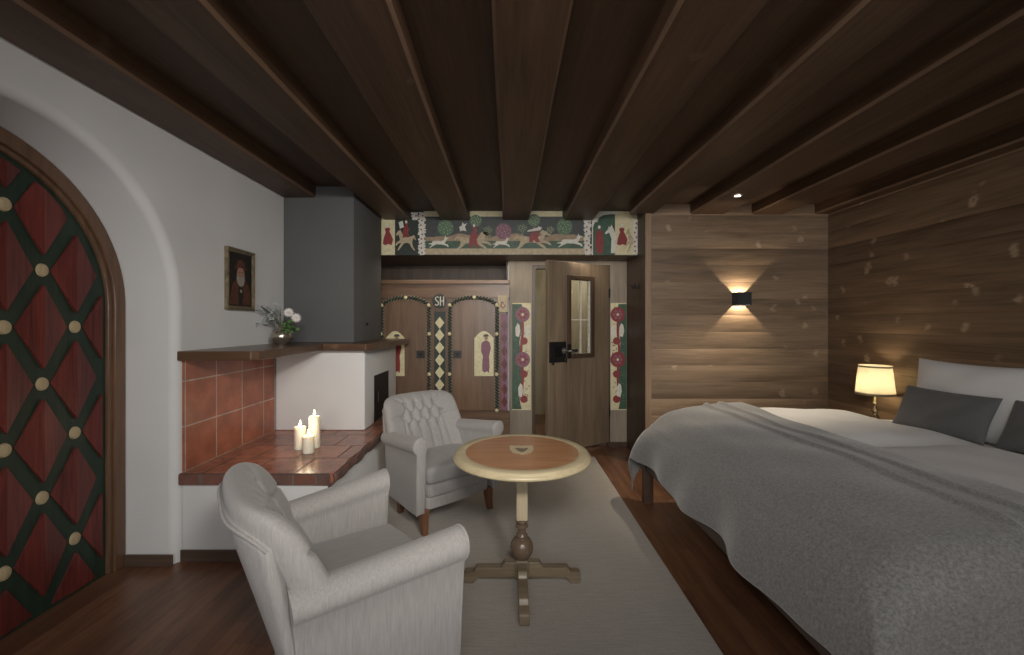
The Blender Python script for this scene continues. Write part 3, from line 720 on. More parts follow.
# rope borders (twisted strand look) with gold studs
def rope(path, name, parent):
    b = MB(); k = MB()
    pts = [(WX(p[0]), WZ(p[1])) for p in path]
    # resample
    seg = []; tot = 0
    for a, c in zip(pts, pts[1:]): d = math.hypot(c[0]-a[0], c[1]-a[1]); seg.append((tot, d, a, c)); tot += d
    n = int(tot/.034)
    for i in range(n):
        s = tot*(i+.5)/n
        for (t0, d, a, c) in seg:
            if t0 <= s <= t0+d: break
        f = (s-t0)/d; x_, z_ = a[0]+(c[0]-a[0])*f, a[1]+(c[1]-a[1])*f
        ang = math.atan2(c[1]-a[1], c[0]-a[0]) + .85
        Mr = Matrix.Rotation(-ang, 3, 'Y')
        b.ell((x_, WY-.012, z_), (.031,.012,.0125), 8, 6, Mr)
    o = b.build(name, M['black_paint'], parent, True)
    P3 = [(p[0], WY-.006, p[1]) for p in pts]
    hw_ = .025; vs = []; 
    for i, p in enumerate(pts):
        q = pts[min(i+1,len(pts)-1)]; r_ = pts[max(i-1,0)]; d = Vector((q[0]-r_[0], q[1]-r_[1])).normalized(); nn = Vector((-d.y, d.x))*hw_
        vs += [(p[0]+nn.x, WY-.005, p[1]+nn.y), (p[0]-nn.x, WY-.005, p[1]-nn.y)]
    k.add(vs, [(2*i,2*i+1,2*i+3,2*i+2) for i in range(len(pts)-1)]); k.build('backing_strip', M['rope_back'], o, solid=.002)
    return o
ropes = []
for x0, x1, par in ((382.2,429,doors[0]),(450,497,doors[1])):
    p = [(x0,410)] + arch_door(x0,x1,297.6,305,410)[1:-1] + [(x1,410)]
    ropes.append(rope(p, 'rope_border', par))
studs = [(33,118,0),(145,83,0),(252,118,0),(30,252,0),(255,252,0),(255,440,0),(350,118,1),(465,82,1),(570,118,1),(350,252,1),(570,252,1),(350,440,1),(570,440,1),(570,608,1)]
for sx_, sy_, d in studs:
    p = w6(sx_, sy_); b = MB(); b.ell((WX(p[0]), WY-.024, WZ(p[1])), (.020,.010,.020), 12, 8); b.build('gold_stud', M['pale_gold'], ropes[d], True)
# centre pilaster
pl = wpoly(rect(434.4,311.5,445.2,411), M['black_paint'], 'pilaster', -.01, .006, wd)
for k in range(8):
    cy_ = 322.8 + 12.4*k
    if cy_ > 408: break
    wpoly([(439.8,cy_-6.1),(444.4,cy_),(439.8,cy_+6.1),(435.2,cy_)], M['pale_gold'], 'diamond_inlay', .0062, .0085, pl)
md = wpoly(circ(439.6,301.2,7.2,7.2,28), M['black_paint'], 'monogram_disc', -.01, .012, wd)
wpoly(circ(439.6,301.2,7.9,7.9,28), M['ward_x'], 'monogram_ring', -.01, .009, wd)
b = MB(); mz = lambda x, y: (WX(x), WY-.014, WZ(y))
S = [(438.9,297.6),(437.6,296.9),(436.0,297.5),(435.6,299.2),(436.6,300.6),(438.2,301.8),(438.9,303.3),(438.2,304.9),(436.7,305.4),(435.3,304.4)]
b.tube([mz(*p) for p in S], .0062, 6)
b.tube([mz(440.6,296.6), mz(440.6,305.8)], .0066, 6); b.tube([mz(443.8,296.6), mz(443.8,305.8)], .0066, 6); b.tube([mz(440.6,301.1), mz(443.8,301.1)], .0055, 6)
b.build('monogram_letters', M['white_paint'], md, True)
# right side column: scroll square and red diamonds
sq = wpoly(rect(497.8,295.5,507.6,312), M['sand_paint'], 'scroll_panel', -.01, .006, wd)
b = MB(); b.tube([mz(502.6+2.6*math.cos(a*.9)*(1-a/9), 304+4.6*math.sin(a*.9)*(1-a/9)) for a in [i*.5 for i in range(16)]], .005, 6); b.v = [(p[0], p[1]+.006, p[2]) for p in b.v]; b.build('scroll_ornament', M['plum_paint'], sq, True)
pn = wpoly(rect(501.0,314,507.8,410), M['plum_paint'], 'side_strip', -.01, .005, wd)
for k in range(7):
    cy_ = 326+12.6*k
    if cy_ < 405: wpoly([(504.4,cy_-6),(507.6,cy_),(504.4,cy_+6),(501.3,cy_)], M['red_stain'], 'diamond_inlay', .005, .009, pn)

# ------------------------------------------------------------------ painted boards beside the door
def vine_panel(x0, x1, flip, lab):
    U = lambda px: (px-508)/425*YD; V = lambda py: 1.4+(324-py)/425*YD
    cx_ = (x0+x1)/2
    b = MB(); b.box(U(x0), U(x1), YD-.006, YD-.0005, V(410), V(303))
    o = b.build('painted_vine_board', M['cream'], origin=(U(cx_), YD, V(410))); tag(o, lab, 'painted board')
    def pp(pts, mat, name, lvl, par=o):
        b = MB(); b.poly([(U(p[0]), V(p[1])) for p in pts], 0, .0007*lvl, lambda u,v,t_: (u, YD-.006-t_, v)); return b.build(name, mat, par)
    W = x1-x0
    fx = lambda s: x0+W*s if not flip else x1-W*s
    side = [(fx(0),304),(fx(.50),304)] + [(fx(.50+.12*math.sin(i*.9)), 304+105*i/14) for i in range(1,14)] + [(fx(.5),409),(fx(0),409)]
    pp(side, M['green_paint'], 'painted_green_ground', 1)
    st = [(fx(.45),316),(fx(.58),316)] + [(fx(.58+.05*math.sin(i)), 316+78*i/10) for i in range(1,10)] + [(fx(.55),400),(fx(.42),400)] + [(fx(.44+.05*math.sin(i)), 316+78*i/10) for i in range(9,0,-1)]
    pp(st, M['red_paint'], 'painted_stem', 2)
    for cy_, r_, m_ in ((314.5,7.2,'plum_paint' if not flip else 'red_paint'),(359.5,7.4,'plum_paint' if not flip else 'red_paint')):
        h = pp(circ(fx(.55),cy_,r_,r_*1.05,22), M[m_], 'painted_rosette', 3)
        for k in range(6):
            a = k*PI/3; pp(circ(fx(.55)+3.6*math.cos(a), cy_+3.6*math.sin(a), 1.5,1.5,8), M['red_paint' if m_ == 'plum_paint' else 'plum_paint'], 'rosette_petal', 4, h)
        pp(circ(fx(.55),cy_,1.4,1.4,8), M['cream'], 'rosette_centre', 5, h)
    for cy_ in (341,374,399): pp(circ(fx(.62),cy_,3.8,3.8,14), M['red_paint'], 'painted_flower', 3)
    b = MB(); rr = random.Random(int(x0)); b2 = MB()
    for k in range(46):
        x_, y_ = fx(rr.uniform(.12,.92)), rr.uniform(307,406); a = rr.uniform(0,PI); q = [( .5,0),(0,1.5),(-.5,0),(0,-1.5)]
        P = [(x_+u_*math.cos(a)-v_*math.sin(a), y_+u_*math.sin(a)+v_*math.cos(a)) for u_, v_ in q]
        (b if k % 2 else b2).poly([(U(p[0]), V(p[1])) for p in P], 0, .0016, lambda u,v,t_: (u, YD-.006-t_, v))
    b.build('painted_leaves', M['leaf_paint'], o); b2.build('painted_tendrils', M['plum_paint'], o)
    for cy_, s in ((330,.3),(331,.82),(390,.45)):
        x_ = fx(s); pp([(x_-2.2,cy_+6),(x_-2.6,cy_-2),(x_-.5,cy_-7),(x_+1.6,cy_-5),(x_+2.4,cy_+1),(x_+1,cy_+7)], M['white_paint'], 'painted_bird', 4)
vine_panel(512.3, 531, False, 'narrow painted vine board on the left of the open plank door')
vine_panel(610.5, 626.3, True, 'narrow painted vine board on the right of the open plank door')

# ------------------------------------------------------------------ open plank door (door_2), hinged right, leaf swings into the room
A = Vector((.41, 4.36)); B_ = Vector((1.15, 4.835)); dW = (B_-A).length; ang = math.atan2(B_.y-A.y, B_.x-A.x)
d2 = bpy.data.objects.new('door_2', None); COL.objects.link(d2); d2.location = (A.x, A.y, .0); d2.rotation_euler = (0,0,ang); struct(d2)
zb, zt = .055, 2.06; T = .045
wx0, wx1, wz0, wz1 = .306*dW, .7165*dW, 1.046, 1.909
b = MB(); b.rbox(0, wx0, 0, T, zb, zt, .005, 2); b.rbox(wx1, dW-.004, 0, T, zb, zt, .005, 2); b.rbox(wx0, wx1, 0, T, zb, wz0, .003, 1); b.rbox(wx0, wx1, 0, T, wz1, zt, .003, 1)
b.build('door_leaf', M['door_wood'], d2, local=True)
b = MB(); f = .035
for q in ((wx0-.012, wx0+f, wz0-.012, wz1+.012), (wx1-f, wx1+.012, wz0-.012, wz1+.012), (wx0+f, wx1-f, wz0-.012, wz0+f), (wx0+f, wx1-f, wz1-f, wz1+.012)):
    b.rbox(q[0], q[1], -.018, T+.01, q[2], q[3], .006, 2)
b.build('window_frame', M['frame_wood'], d2, local=True)
gl = N('clear_glass'); gl.set(Roughness=.02); gl.b.inputs['Transmission Weight'].default_value = 1; gl.b.inputs['IOR'].default_value = 1.1; gl.col((.95,.97,.95))
b = MB(); b.box(wx0+f, wx1-f, .018, .022, wz0+f, wz1-f); b.build('window_pane', gl.m, d2, local=True)
b = MB(); mx = (wx0+wx1)/2+.01
b.box(mx-.007, mx+.007, .008, .03, wz0+f, wz1-f); b.box(wx0+f, wx1-f, .010, .028, 1.44, 1.452); b.box(wx1-f-.022, wx1-f-.002, .005, .03, wz0+f, wz1-f)
b.build('glazing_bars', M['white_paint'], d2, local=True)
b = MB(); b.rbox(.012, .235, -.012, 0, 1.00, 1.215, .004, 2); lk = b.build('lock_plate', M['dark_iron'], d2, local=True)
b = MB(); b.rbox(.05,.16,-.03,-.012,1.05,1.17,.006,2); b.build('lock_case', M['black_metal'], lk, local=True)
b = MB(); b.tube([(.205,-.013,1.12),(.205,-.055,1.12),(.25,-.062,1.115),(.33,-.06,1.09)], [.008,.008,.009,.006], 8); b.lathe([(0,0),(.03,0),(.03,.008),(0,.014)], 16); n0 = len(b.v)-4*16
b.v = b.v[:n0] + [(.205+p[0], -.012-p[2], 1.12+p[1]) for p in b.v[n0:]]
b.build('door_handle', M['steel'], d2, True, local=True)
b = MB(); b.ell((.05,-.02,.995), (.018,.01,.02)); b.ell((.225,-.02,.99+.03), (.016,.01,.03)); b.rbox(.22,.40,-.010,0,1.10,1.13,.003,2); b.rbox(.25,.30,-.022,-.01,1.04,1.19,.004,2); b.build('latch', M['dark_iron'], d2, True, local=True)
for zz in (.4, 1.75):
    b = MB(); b.tube([(dW+.002,-.006,zz-.05),(dW+.002,-.006,zz+.05)], .009, 8); b.build('hinge', M['dark_iron'], d2, local=True)

# coat hooks on the niche side
for yy in (4.40, 4.52):
    b = MB(); X = 1.3535; zc = 1.4+(324-285)/425*yy*.97
    b.rbox(X-.006, X, yy-.012, yy+.012, zc-.03, zc+.03, .002, 1); b.tube([(X-.004,yy,zc),(X-.04,yy,zc-.005),(X-.05,yy,zc+.02)], [.004,.004,.005], 6); b.tube([(X-.004,yy,zc-.01),(X-.03,yy,zc-.03),(X-.035,yy,zc-.012)], .0035, 6)
    o = b.build('coat_hook', M['dark_iron'], origin=(X, yy, zc)); tag(o, 'small iron coat hook on the dark side panel, %s' % ('nearer the bed' if yy < 4.45 else 'nearer the open door'), 'hook', 'coat hooks by the door')

# ------------------------------------------------------------------ rug
b = MB(); nx, ny = 40, 90
def rg(u, v): return (-.985 + 1.89*u, .75 + 3.70*v, .0115 + .0008*math.sin(u*60)*math.sin(v*70))
b.grid(rg, nx, ny)
o = b.build('rug', M['rug'], origin=(-.04, 2.6, 0), solid=.0105); tag(o, 'large flat grey-beige woven rug under the table and armchairs', 'rug')

# ------------------------------------------------------------------ pedestal table
tx, ty = .075, 2.295; ZR = .0125
tb = thing('pedestal_table', 'round wooden pedestal table with inlaid shield on the rug', 'table', (tx, ty, ZR))
TH = .7025
b = MB(); b.lathe([(.0,TH-.005),(.303,TH-.005),(.303,TH+.0005),(0,TH+.0005)], 72); b.build('table_top', M['table_in'], tb, local=True)
b = MB(); b.lathe([(.303,TH-.02),(.303,TH),(.306,TH+.001),(.350,TH+.001),(.357,TH-.003),(.359,TH-.010),(.362,TH-.013),(.368,TH-.018),(.370,TH-.026),(.366,TH-.033),(.350,TH-.036),(.20,TH-.036),(.20,TH-.02)], 72)
b.build('table_rim', M['table_rim'], tb, True, local=True, angle=50)
sh = [(-.066,.082),(0,.076),(.066,.082),(.064,0),(.048,-.05),(0,-.085),(-.048,-.05),(-.064,0)]
b = MB(); b.poly(sh, TH+.0005, TH+.0016, lambda u,v,t_: (u, v+.015, t_)); si = b.build('shield_inlay', M['table_rim'], tb, local=True)
b = MB(); b.poly([(q[0]*.85,q[1]*.8) for q in [(-.045,.03),(-.02,.045),(-.008,.02),(.0,.05),(.012,.02),(.028,.045),(.045,.03),(.03,-.005),(.022,-.03),(0,-.055),(-.022,-.03),(-.03,-.005)]], TH+.0016, TH+.0022, lambda u,v,t_: (u, v+.015, t_)); b.build('eagle_inlay', M['dark_turned'], si, local=True)
b = MB(); b.rbox(-.031,.031,-.031,.031,.335,TH-.047,.006,2); b.build('post', M['table_post'], tb, local=True)
b = MB(); b.rbox(-.12,.12,-.055,.055,TH-.047,TH-.036,.004,2); b.build('top_bearer', M['dark_turned'], tb, local=True)
b = MB(); b.lathe([(.02,.335),(.032,.333),(.034,.325),(.028,.318),(.026,.31),(.034,.303),(.034,.295),(.022,.288),(.021,.262),(.030,.252),(.031,.245),(.026,.240),(.045,.228),(.058,.208),(.0625,.185),(.058,.160),(.046,.140),(.034,.128),(.034,.12),(.0,.12)], 32)
b.build('turned_ball', M['dark_turned'], tb, True, local=True)
b = MB(); b.rbox(-.036,.036,-.036,.036,.028,.124,.004,2); b.build('hub', M['table_foot'], tb, local=True)
fp_ = [(.034,.03),(.034,.112),(.092,.112),(.104,.098),(.112,.084),(.245,.084),(.256,.068),(.262,.060),(.302,.060),(.312,.052),(.314,.010),(.308,0),(.262,0),(.250,.012),(.238,.030)]
for k in range(4):
    Mk = Matrix.Rotation(k*PI/2, 4, 'Z'); b = MB(); s_ = 1.0 if k % 2 == 0 else 1.12
    b.poly(fp_, -.024, .024, lambda u,v,t_: Mk @ Vector((u*s_, t_, v))); b.build('foot', M['table_foot'], tb, local=True, bevel=.004)

# ------------------------------------------------------------------ armchairs
def make_armchair():
    root = thing('armchair', '', 'armchair', (0,0,ZR), 0, 'grey button-back armchairs')
    for sy in (1,-1):
        for front in (1, 0):
            b = MB(); secs = []
            for i in range(9):
                t_ = i/8; z_ = .165*(1-t_); h = .029 - .011*t_
                if front: cx_ = .268 + .018*t_*t_; cy_ = sy*(.285 + .004*t_)
                else: cx_ = -.100 - .03*t_*t_; cy_ = sy*(.235-.01*t_)
                secs += [(cx_-h, cy_-h, z_), (cx_+h, cy_-h, z_), (cx_+h, cy_+h, z_), (cx_-h, cy_+h, z_)]
            fs = [(i*4+k, i*4+(k+1)%4, i*4+4+(k+1)%4, i*4+4+k) for i in range(8) for k in range(4)] + [(0,1,2,3),(32,33,34,35)]
            b.add(secs, fs); b.build('leg', M['leg_wood'], root, local=True, bevel=.004)
    bow = lambda p: (p[0] + (.022*(1-(p[1]/.3)**2) if p[0] > 0 else 0), p[1], p[2])
    b = MB(); b.rbox(-.15,.285,-.272,.272,.15,.236,.02,4,fn=bow,cuts=2); b.rbox(-.15,.302,-.272,.272,.228,.325,.034,5,fn=bow,cuts=2); b.build('seat_base', M['linen'], root, True, local=True)
    puff = lambda p: (p[0] + (.026*(1-(p[1]/.29)**2) if p[0] > 0 else 0), p[1], p[2] + (.014*(1-(p[1]/.27)**2)*(1-((p[0]-.05)/.3)**2) if p[2] > .38 else 0))
    b = MB(); b.rbox(-.08,.312,-.275,.275,.322,.436,.034,5,fn=puff,cuts=3); b.build('seat_cushion', M['linen_dark'], root, True, local=True)
    # arms
    for sy in (1,-1):
        sec = [(0.004,.15),(.0,.30),(.0,.45),(.0,.55)]
        cyo, czo, R = .046, .600, .056
        for i in range(15):
            a = math.radians(215 - i*(215+52)/14); sec.append((cyo+R*math.cos(a), czo+R*math.sin(a)))
        sec += [(.072,.545),(.070,.45),(.068,.30),(.064,.15)]
        n_ = len(sec); cx0 = -.285; st = [0,.04,.1,.2,.3,.4,.5,.6,.7,.8,.9,.97,1.0]; vs = []
        cen = (.035,.40)
        for s in st:
            for yo, z_ in sec:
                xf = .296 + .020*max(0,(z_-.15)/.5)**1.3; cx0 = -.152 - .04*max(0,(z_-.15)/.5); x_ = cx0 + (xf-cx0)*s
                zz = z_ - .05*(1-s)*max(0,z_-.3)/.35
                vs.append((x_, sy*(.248+.048*s+yo), zz))
        # rounded front
        for k_, (sh_, dx) in enumerate(((.93,.008),(.80,.013),(.5,.015))):
            for yo, z_ in sec:
                xf = .296 + .020*max(0,(z_-.15)/.5)**1.3
                yy = .296 + cen[0] + (yo-cen[0])*sh_; zz = z_ + (-.004 if z_ > .4 else .0)*(k_+1) if z_ > .5 else z_ + (.004*(k_+1) if z_ < .2 else 0)
                vs.append((xf+dx, sy*yy, zz))
        m_ = len(st)+3
        fs = [(i*n_+k, i*n_+(k+1)%n_, (i+1)*n_+(k+1)%n_, (i+1)*n_+k) for i in range(m_-1) for k in range(n_)]
        b = MB(); b.add(vs, fs)
        # end fans
        for base in (0, (m_-1)*n_):
            c_ = len(b.v); ctr = [sum(vs[base+k][i] for k in range(n_))/n_ for i in range(3)]
            b.v.append(tuple(ctr))
            low = [k for k in range(n_)]
            for k in range(n_): b.f.append((base+k, base+(k+1)%n_, c_)); b.m.append(0)
        ao = b.build('arm', M['linen'], root, True, local=True, angle=60)
        pth = []
        for yo, z_ in sec[3:] :
            xf = .296 + .020*max(0,(z_-.15)/.5)**1.3
            pth.append((xf+.006, sy*(.296+.035+(yo-.035)*.96), z_))
        b = MB(); b.tube(pth, .0038, 6); b.build('piping', M['linen'], ao, True, local=True)
    # back
    ztop = lambda u: .842 - .006*u*u - .045*abs(u)**9
    hw_ = lambda v: .322 + .012*min(1,max(0,(v-.30)/.22))**2*(3-2*min(1,max(0,(v-.30)/.22))) - .022*v**3
    def xc(u, v): return -.075 - .225*v + .085*abs(u)**3
    btn = []
    for r_, zz in enumerate((.765,.688,.611)):
        for y_ in ((-.1275,-.0425,.0425,.1275) if r_ % 2 == 0 else (-.17,-.085,0,.085,.17)): btn.append((y_, zz))
    segs = []
    for y_, z_ in btn:
        for y2, z2 in btn:
            if abs(z_-z2-.077) < .01 and abs(y_-y2) < .05: segs.append((y_,z_,y2,z2))
        if z_ > .75: segs.append((y_,z_,y_*1.18,.90))
        if z_ < .62: segs.append((y_,z_,y_,.36))
    for s in (-1,1): segs.append((s*.17,.688,s*.31,.70)); segs.append((s*.1275,.765,s*.27,.86)); segs.append((s*.17,.688,s*.20,.36))
    def dsg(y, z, s):
        ax, az, bx, bz = s; dx, dz = bx-ax, bz-az; t_ = max(0, min(1, ((y-ax)*dx+(z-az)*dz)/(dx*dx+dz*dz)))
        return math.hypot(y-ax-dx*t_, z-az-dz*t_)
    def tuft(y, z):
        d = min(math.hypot(y-p[0], z-p[1]) for p in btn); e = min(dsg(y, z, s) for s in segs)
        return -.034*math.exp(-(d/.020)**2) - .016*math.exp(-(e/.009)**2) + .006
    b = MB(); NU, NV = 90, 70; Z0 = .33
    def front(s, t_):
        u = math.sin((s*2-1)*PI/2); v = math.sin(t_*PI/2)
        e = math.sqrt(max(0, 1-abs(u)**12))*math.sqrt(max(0, 1-v**12))
        y_ = hw_(v)*u; z_ = Z0 + (ztop(u)-Z0)*v
        return (xc(u,v) + (.062 + tuft(y_, z_))*e, y_, z_)
    def rear(s, t_):
        u = math.sin((s*2-1)*PI/2); v = math.sin(t_*PI/2)
        e = math.sqrt(max(0, 1-abs(u)**9))*math.sqrt(max(0, 1-v**9))
        y_ = hw_(v)*u; z_ = Z0 + (ztop(u)-Z0)*v
        return (xc(u,v) - .055*e, y_, z_)
    b.grid(front, NU, NV); b.grid(rear, NU, 30)
    bo = b.build('backrest', M['linen'], root, True, local=True, angle=180)
    for y_, z_ in btn:
        v = (z_-Z0)/(ztop(0)-Z0); u = y_/hw_(v)
        b = MB(); b.ell((xc(u,v)+.062-.024, y_, z_), (.006,.010,.010), 10, 6); b.build('button', M['linen_dark'], bo, True, local=True)
    # outer back panel
    b = MB()
    def pan(s, t_):
        u = s*2-1; z_ = .15 + (ztop(u)-.055-.15)*t_; v = (z_-Z0)/(ztop(0)-Z0)
        w = hw_(max(0,v)) - .016
        return (-.150 - .28*(z_-.15)*(1-.45*abs(u)**4), w*u, z_)
    b.grid(pan, 24, 20); b.build('back_panel', M['linen'], root, True, local=True, solid=.03)
    b = MB(); b.tube([Vector(pan(i/30, 1)) + Vector((-.003,0,0)) for i in range(31)], .004, 6); b.build('back_piping', M['linen'], root, True, local=True)
    return root
ch = make_armchair()
ch['label'] = 'grey linen armchair with tufted back facing the room beside the tiled hearth'
ch.location = (-.543, 3.197, ZR); ch.rotation_euler = (0,0,math.atan2(-.71,.704))
c2_ = copy_tree(ch); c2_['label'] = 'grey linen armchair in the foreground, seen from behind, left of the round table'
c2_.location = (-.665, 1.61, ZR); c2_.rotation_euler = (0,0,math.atan2(.598,.801)); c2_.scale = (1.07,1.08,1.015)

# ------------------------------------------------------------------ bed
YN, YE = 1.24, 3.37; XF, XH = 1.06, 3.10
bed = thing('bed', 'wide dark wood bed with white mattress against the plank wall', 'bed', (2.1, 2.38, 0))
for x_ in (XF, XH-.075):
    for y_ in (YN, YE-.07):
        b = MB(); b.rbox(x_, x_+.07, y_, y_+.07, 0, .44, .004, 2); b.build('leg', M['bed_wood'], bed)
b = MB(); b.rbox(XF+.015, XF+.05, YN+.071, YE-.071, .262, .42, .004, 2); b.rbox(XF+.071, XH-.076, YN+.01, YN+.045, .262, .42, .004, 2); b.rbox(XF+.071, XH-.076, YE-.045, YE-.01, .262, .42, .004, 2)
b.box(XF+.05, XH-.08, YN+.05, YE-.05, .34, .38)
b.build('bed_frame', M['bed_wood'], bed)
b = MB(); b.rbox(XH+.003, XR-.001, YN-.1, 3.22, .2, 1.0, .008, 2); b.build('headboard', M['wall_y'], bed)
b = MB(); b.rbox(XF+.13, XH-.01, YN+.06, YE-.02, .42, .605, .07, 4); b.build('mattress', M['sheet'], bed, True)

def lerp_tab(tab, x):
    if x <= tab[0][0]: return tab[0][1]
    for (a, fa), (c, fc) in zip(tab, tab[1:]):
        if x <= c: t_ = (x-a)/(c-a); t_ = t_*t_*(3-2*t_)*.4+t_*.6; return fa+(fc-fa)*t_
    return tab[-1][1]
def wr(x, y): return .006*math.sin(x*5.1+y*3.2)+.005*math.sin(x*9.7-y*7.3+1)+.003*math.sin(x*17+y*13)
topx = [(1.0,.60),(1.16,.63),(1.25,.655),(1.42,.70),(1.65,.742),(1.85,.762),(2.2,.768),(2.52,.755),(2.72,.71),(2.85,.68),(3.05,.66)]
def duvet(y0, y1, name, lab, ext):
    b = MB(); x0, x1 = 1.215, 3.095
    def top(s, t_):
        u = math.sin((s*2-1)*PI/2); v = math.sin((t_*2-1)*PI/2)
        x = (x0+x1)/2 + (x1-x0)/2*u; y = (y0+y1)/2+(y1-y0)/2*v
        e = (max(0, 1-abs(u)**8)*max(0, 1-abs(v)**7))**.5
        zc = .64 if x < 2.6 else .64
        z = lerp_tab(topx, x) + wr(x, y) - .012*math.exp(-((y-2.78-.02*math.sin(x*3))/.022)**2)*max(0, min(1, (x-1.9)*3))
        return (x, y, .632 + (z-.632)*e)
    def bot(s, t_):
        p = top(s, t_); return (p[0], p[1], .617 + .004*0) if 0 < s < 1 and 0 < t_ < 1 else (p[0], p[1], .632)
    b.grid(top, 70, 50); b.grid(bot, 70, 50)
    o = b.build(name, M['sheet'], smooth=True, angle=180, origin=((x0+x1)/2, (y0+y1)/2, .617)); tag(o, lab, 'duvet', 'white duvets on the bed')
duvet(2.385, 3.365, 'duvet', 'white duvet on the far half of the bed, next to the lamp', 0)
duvet(1.295, 2.375, 'duvet', 'white duvet on the near half of the bed, towards the frame edge', 0)

# blanket
edge = 1.83
foot = [(0,(1.84,.790)),(.18,(1.66,.787)),(.42,(1.42,.764)),(.62,(1.225,.705)),(.80,(1.09,.59)),(.92,(1.035,.48)),(1.03,(1.015,.37))]
def fprof(p):
    for (a, A_), (c, C_) in zip(foot, foot[1:]):
        if p <= c: t_ = (p-a)/(c-a); return (A_[0]+(C_[0]-A_[0])*t_, A_[1]+(C_[1]-A_[1])*t_)
    A_, C_ = foot[-2][1], foot[-1][1]; a, c = foot[-2][0], foot[-1][0]; t_ = (p-a)/(c-a)
    return (C_[0]-.02*(p-c), C_[1]-(p-c))
def smooth_f(p):
    s = [fprof(max(0, p+d)) for d in (-.05,-.025,0,.025,.05)]; return (sum(q[0] for q in s)/5, sum(q[1] for q in s)/5)
def sprof(q, half, ov):   # q distance from bed centre line; returns outward distance, drop
    r_ = ov
    if q < half-r_: return q, .0
    a = (q-(half-r_))/r_
    if a < PI/2: return half-r_ + r_*math.sin(a), r_*(1-math.cos(a))
    return half, r_ + (q-(half-r_)-r_*PI/2)
b = MB(); YC = 2.375; HALF = 1.03
PN, QN = 90, 170
hem_p = 1.045
def blanket(s, t_):
    q = -1.64 + (1.29+1.64)*t_
    ed = 0.02*math.sin(q*2.2)
    p = ed*(1-s) + (hem_p)*s
    x, z = smooth_f(p)
    qa, dr = sprof(abs(q), 1.005 if q > 0 else 1.15, .08 if q > 0 else .14); y = YC + (qa if q > 0 else -qa)
    # gentle extra for hem waviness
    over = max(0, p-.78); oq = dr
    fold = math.sin(q*7.5+.6)*.6 + math.sin(q*13+2)*.4
    x -= over*.14*fold*1.2 + over*.05; x += .014*math.sin(q*5.3+1.1)*min(1, max(0, p-.45)*3)*(1 if over <= 0 else .6)
    z -= over*(.03*math.sin(q*3.1+1)+.02*math.sin(q*8.))
    z += wr(x, y)*.8*(1 if p < .8 else .3)
    # raised hem ridges
    for c_, a_ in ((.17,.017),(.28,.019)):
        z += a_*math.exp(-((p-c_-.015*math.sin(q*2))/.013)**2)
    if dr > .0:
        f2_ = math.sin(p*9+.5)*.5+math.sin(p*17)*.4
        y += (1 if q > 0 else -1)*min(dr,.5)*.10*f2_
        z -= dr
        dg = min(over, dr)
        x -= dg*.36*(1-dg/.27*.75) if q > 0 else dg*.35; y += (dg*.30 if q > 0 else -dg*.25)
    return (x, y, max(z, .03))
b.grid(blanket, PN, QN)
o = b.build('throw_blanket', M['blanket'], smooth=True, angle=180, origin=(1.5, 2.38, .7), solid=.009); tag(o, 'grey wool blanket draped over the foot of the bed', 'blanket')

# pillows
def pillow(name, w, h, th, mat, c, yaw, tilt, roll, label, cat, group, n=40, dip=0, wrinkle=.004):
    b = MB()
    Mx = Matrix.Translation(c) @ Matrix.Rotation(yaw, 4, 'Z') @ Matrix.Rotation(tilt, 4, 'Y') @ Matrix.Rotation(roll, 4, 'X')
    def f(sg):
        def g(s, t_):
            u = math.sin((s*2-1)*PI/2); v = math.sin((t_*2-1)*PI/2)
            e = (max(0,1-abs(u)**3.2)*max(0,1-abs(v)**3.2))**.5
            y = w/2*u*(1-.05*(1-v*v)); z = h/2*v*(1-.07*(1-u*u)) - dip*(1-u*u)*max(0, v)**2
            return Mx @ Vector((sg*(th/2*e + wrinkle*math.sin(u*7+v*5)*e), y, z+h/2))
        return g
    b.grid(f(-1), n, n); b.grid(f(1), n, n)
    o = b.build(name, mat, smooth=True, angle=180, origin=c); return tag(o, label, cat, group)
pillow('pillow', .78, .50, .16, M['sheet'], (2.945,2.715,.655), 0, .12, 0, 'large white pillow leaning against the plank wall behind the grey cushions', 'pillow', None, dip=.0)
pillow('cushion', .56, .30, .11, M['pillow_grey'], (2.765,2.765,.688), .06, .42, 0, 'dark grey rectangular cushion in front of the white pillow, nearer the lamp', 'cushion', 'dark grey cushions on the bed')
pillow('cushion', .56, .30, .11, M['pillow_grey'], (2.80,2.17,.688), -.02, .40, 0, 'dark grey cushion cut off by the right edge of the photo', 'cushion', 'dark grey cushions on the bed')

# ------------------------------------------------------------------ nightstand, table lamp
nx0, nx1, ny0, ny1 = 2.72, 3.155, 3.40, 3.76
ns = thing('nightstand', 'low dark wooden nightstand between the bed and the plank wall', 'nightstand', (2.93, 3.56, 0))
b = MB(); b.rbox(nx0, nx1, ny0, ny1, .47, .495, .004, 2); b.box(nx0+.01, nx1-.01, ny0+.01, ny1-.01, .16, .47); b.build('cabinet', M['bed_wood'], ns)
b = MB(); b.rbox(nx0-.012, nx0+.009, ny0+.03, ny1-.03, .30, .45, .003, 2); dr_ = b.build('drawer', M['bed_wood'], ns)
b = MB(); b.ell((nx0-.024, (ny0+ny1)/2, .375), (.012,.012,.012)); b.build('knob', M['brass'], dr_, True)
for x_ in (nx0+.02, nx1-.055):
    for y_ in (ny0+.02, ny1-.055): b = MB(); b.rbox(x_, x_+.035, y_, y_+.035, 0, .16, .003, 1); b.build('leg', M['bed_wood'], ns)
lx, ly, lz = 3.022, 3.50, .4955
tl = thing('table_lamp', 'table lamp with lit cream shade and turned metal stem beside the bed', 'lamp', (lx, ly, lz))
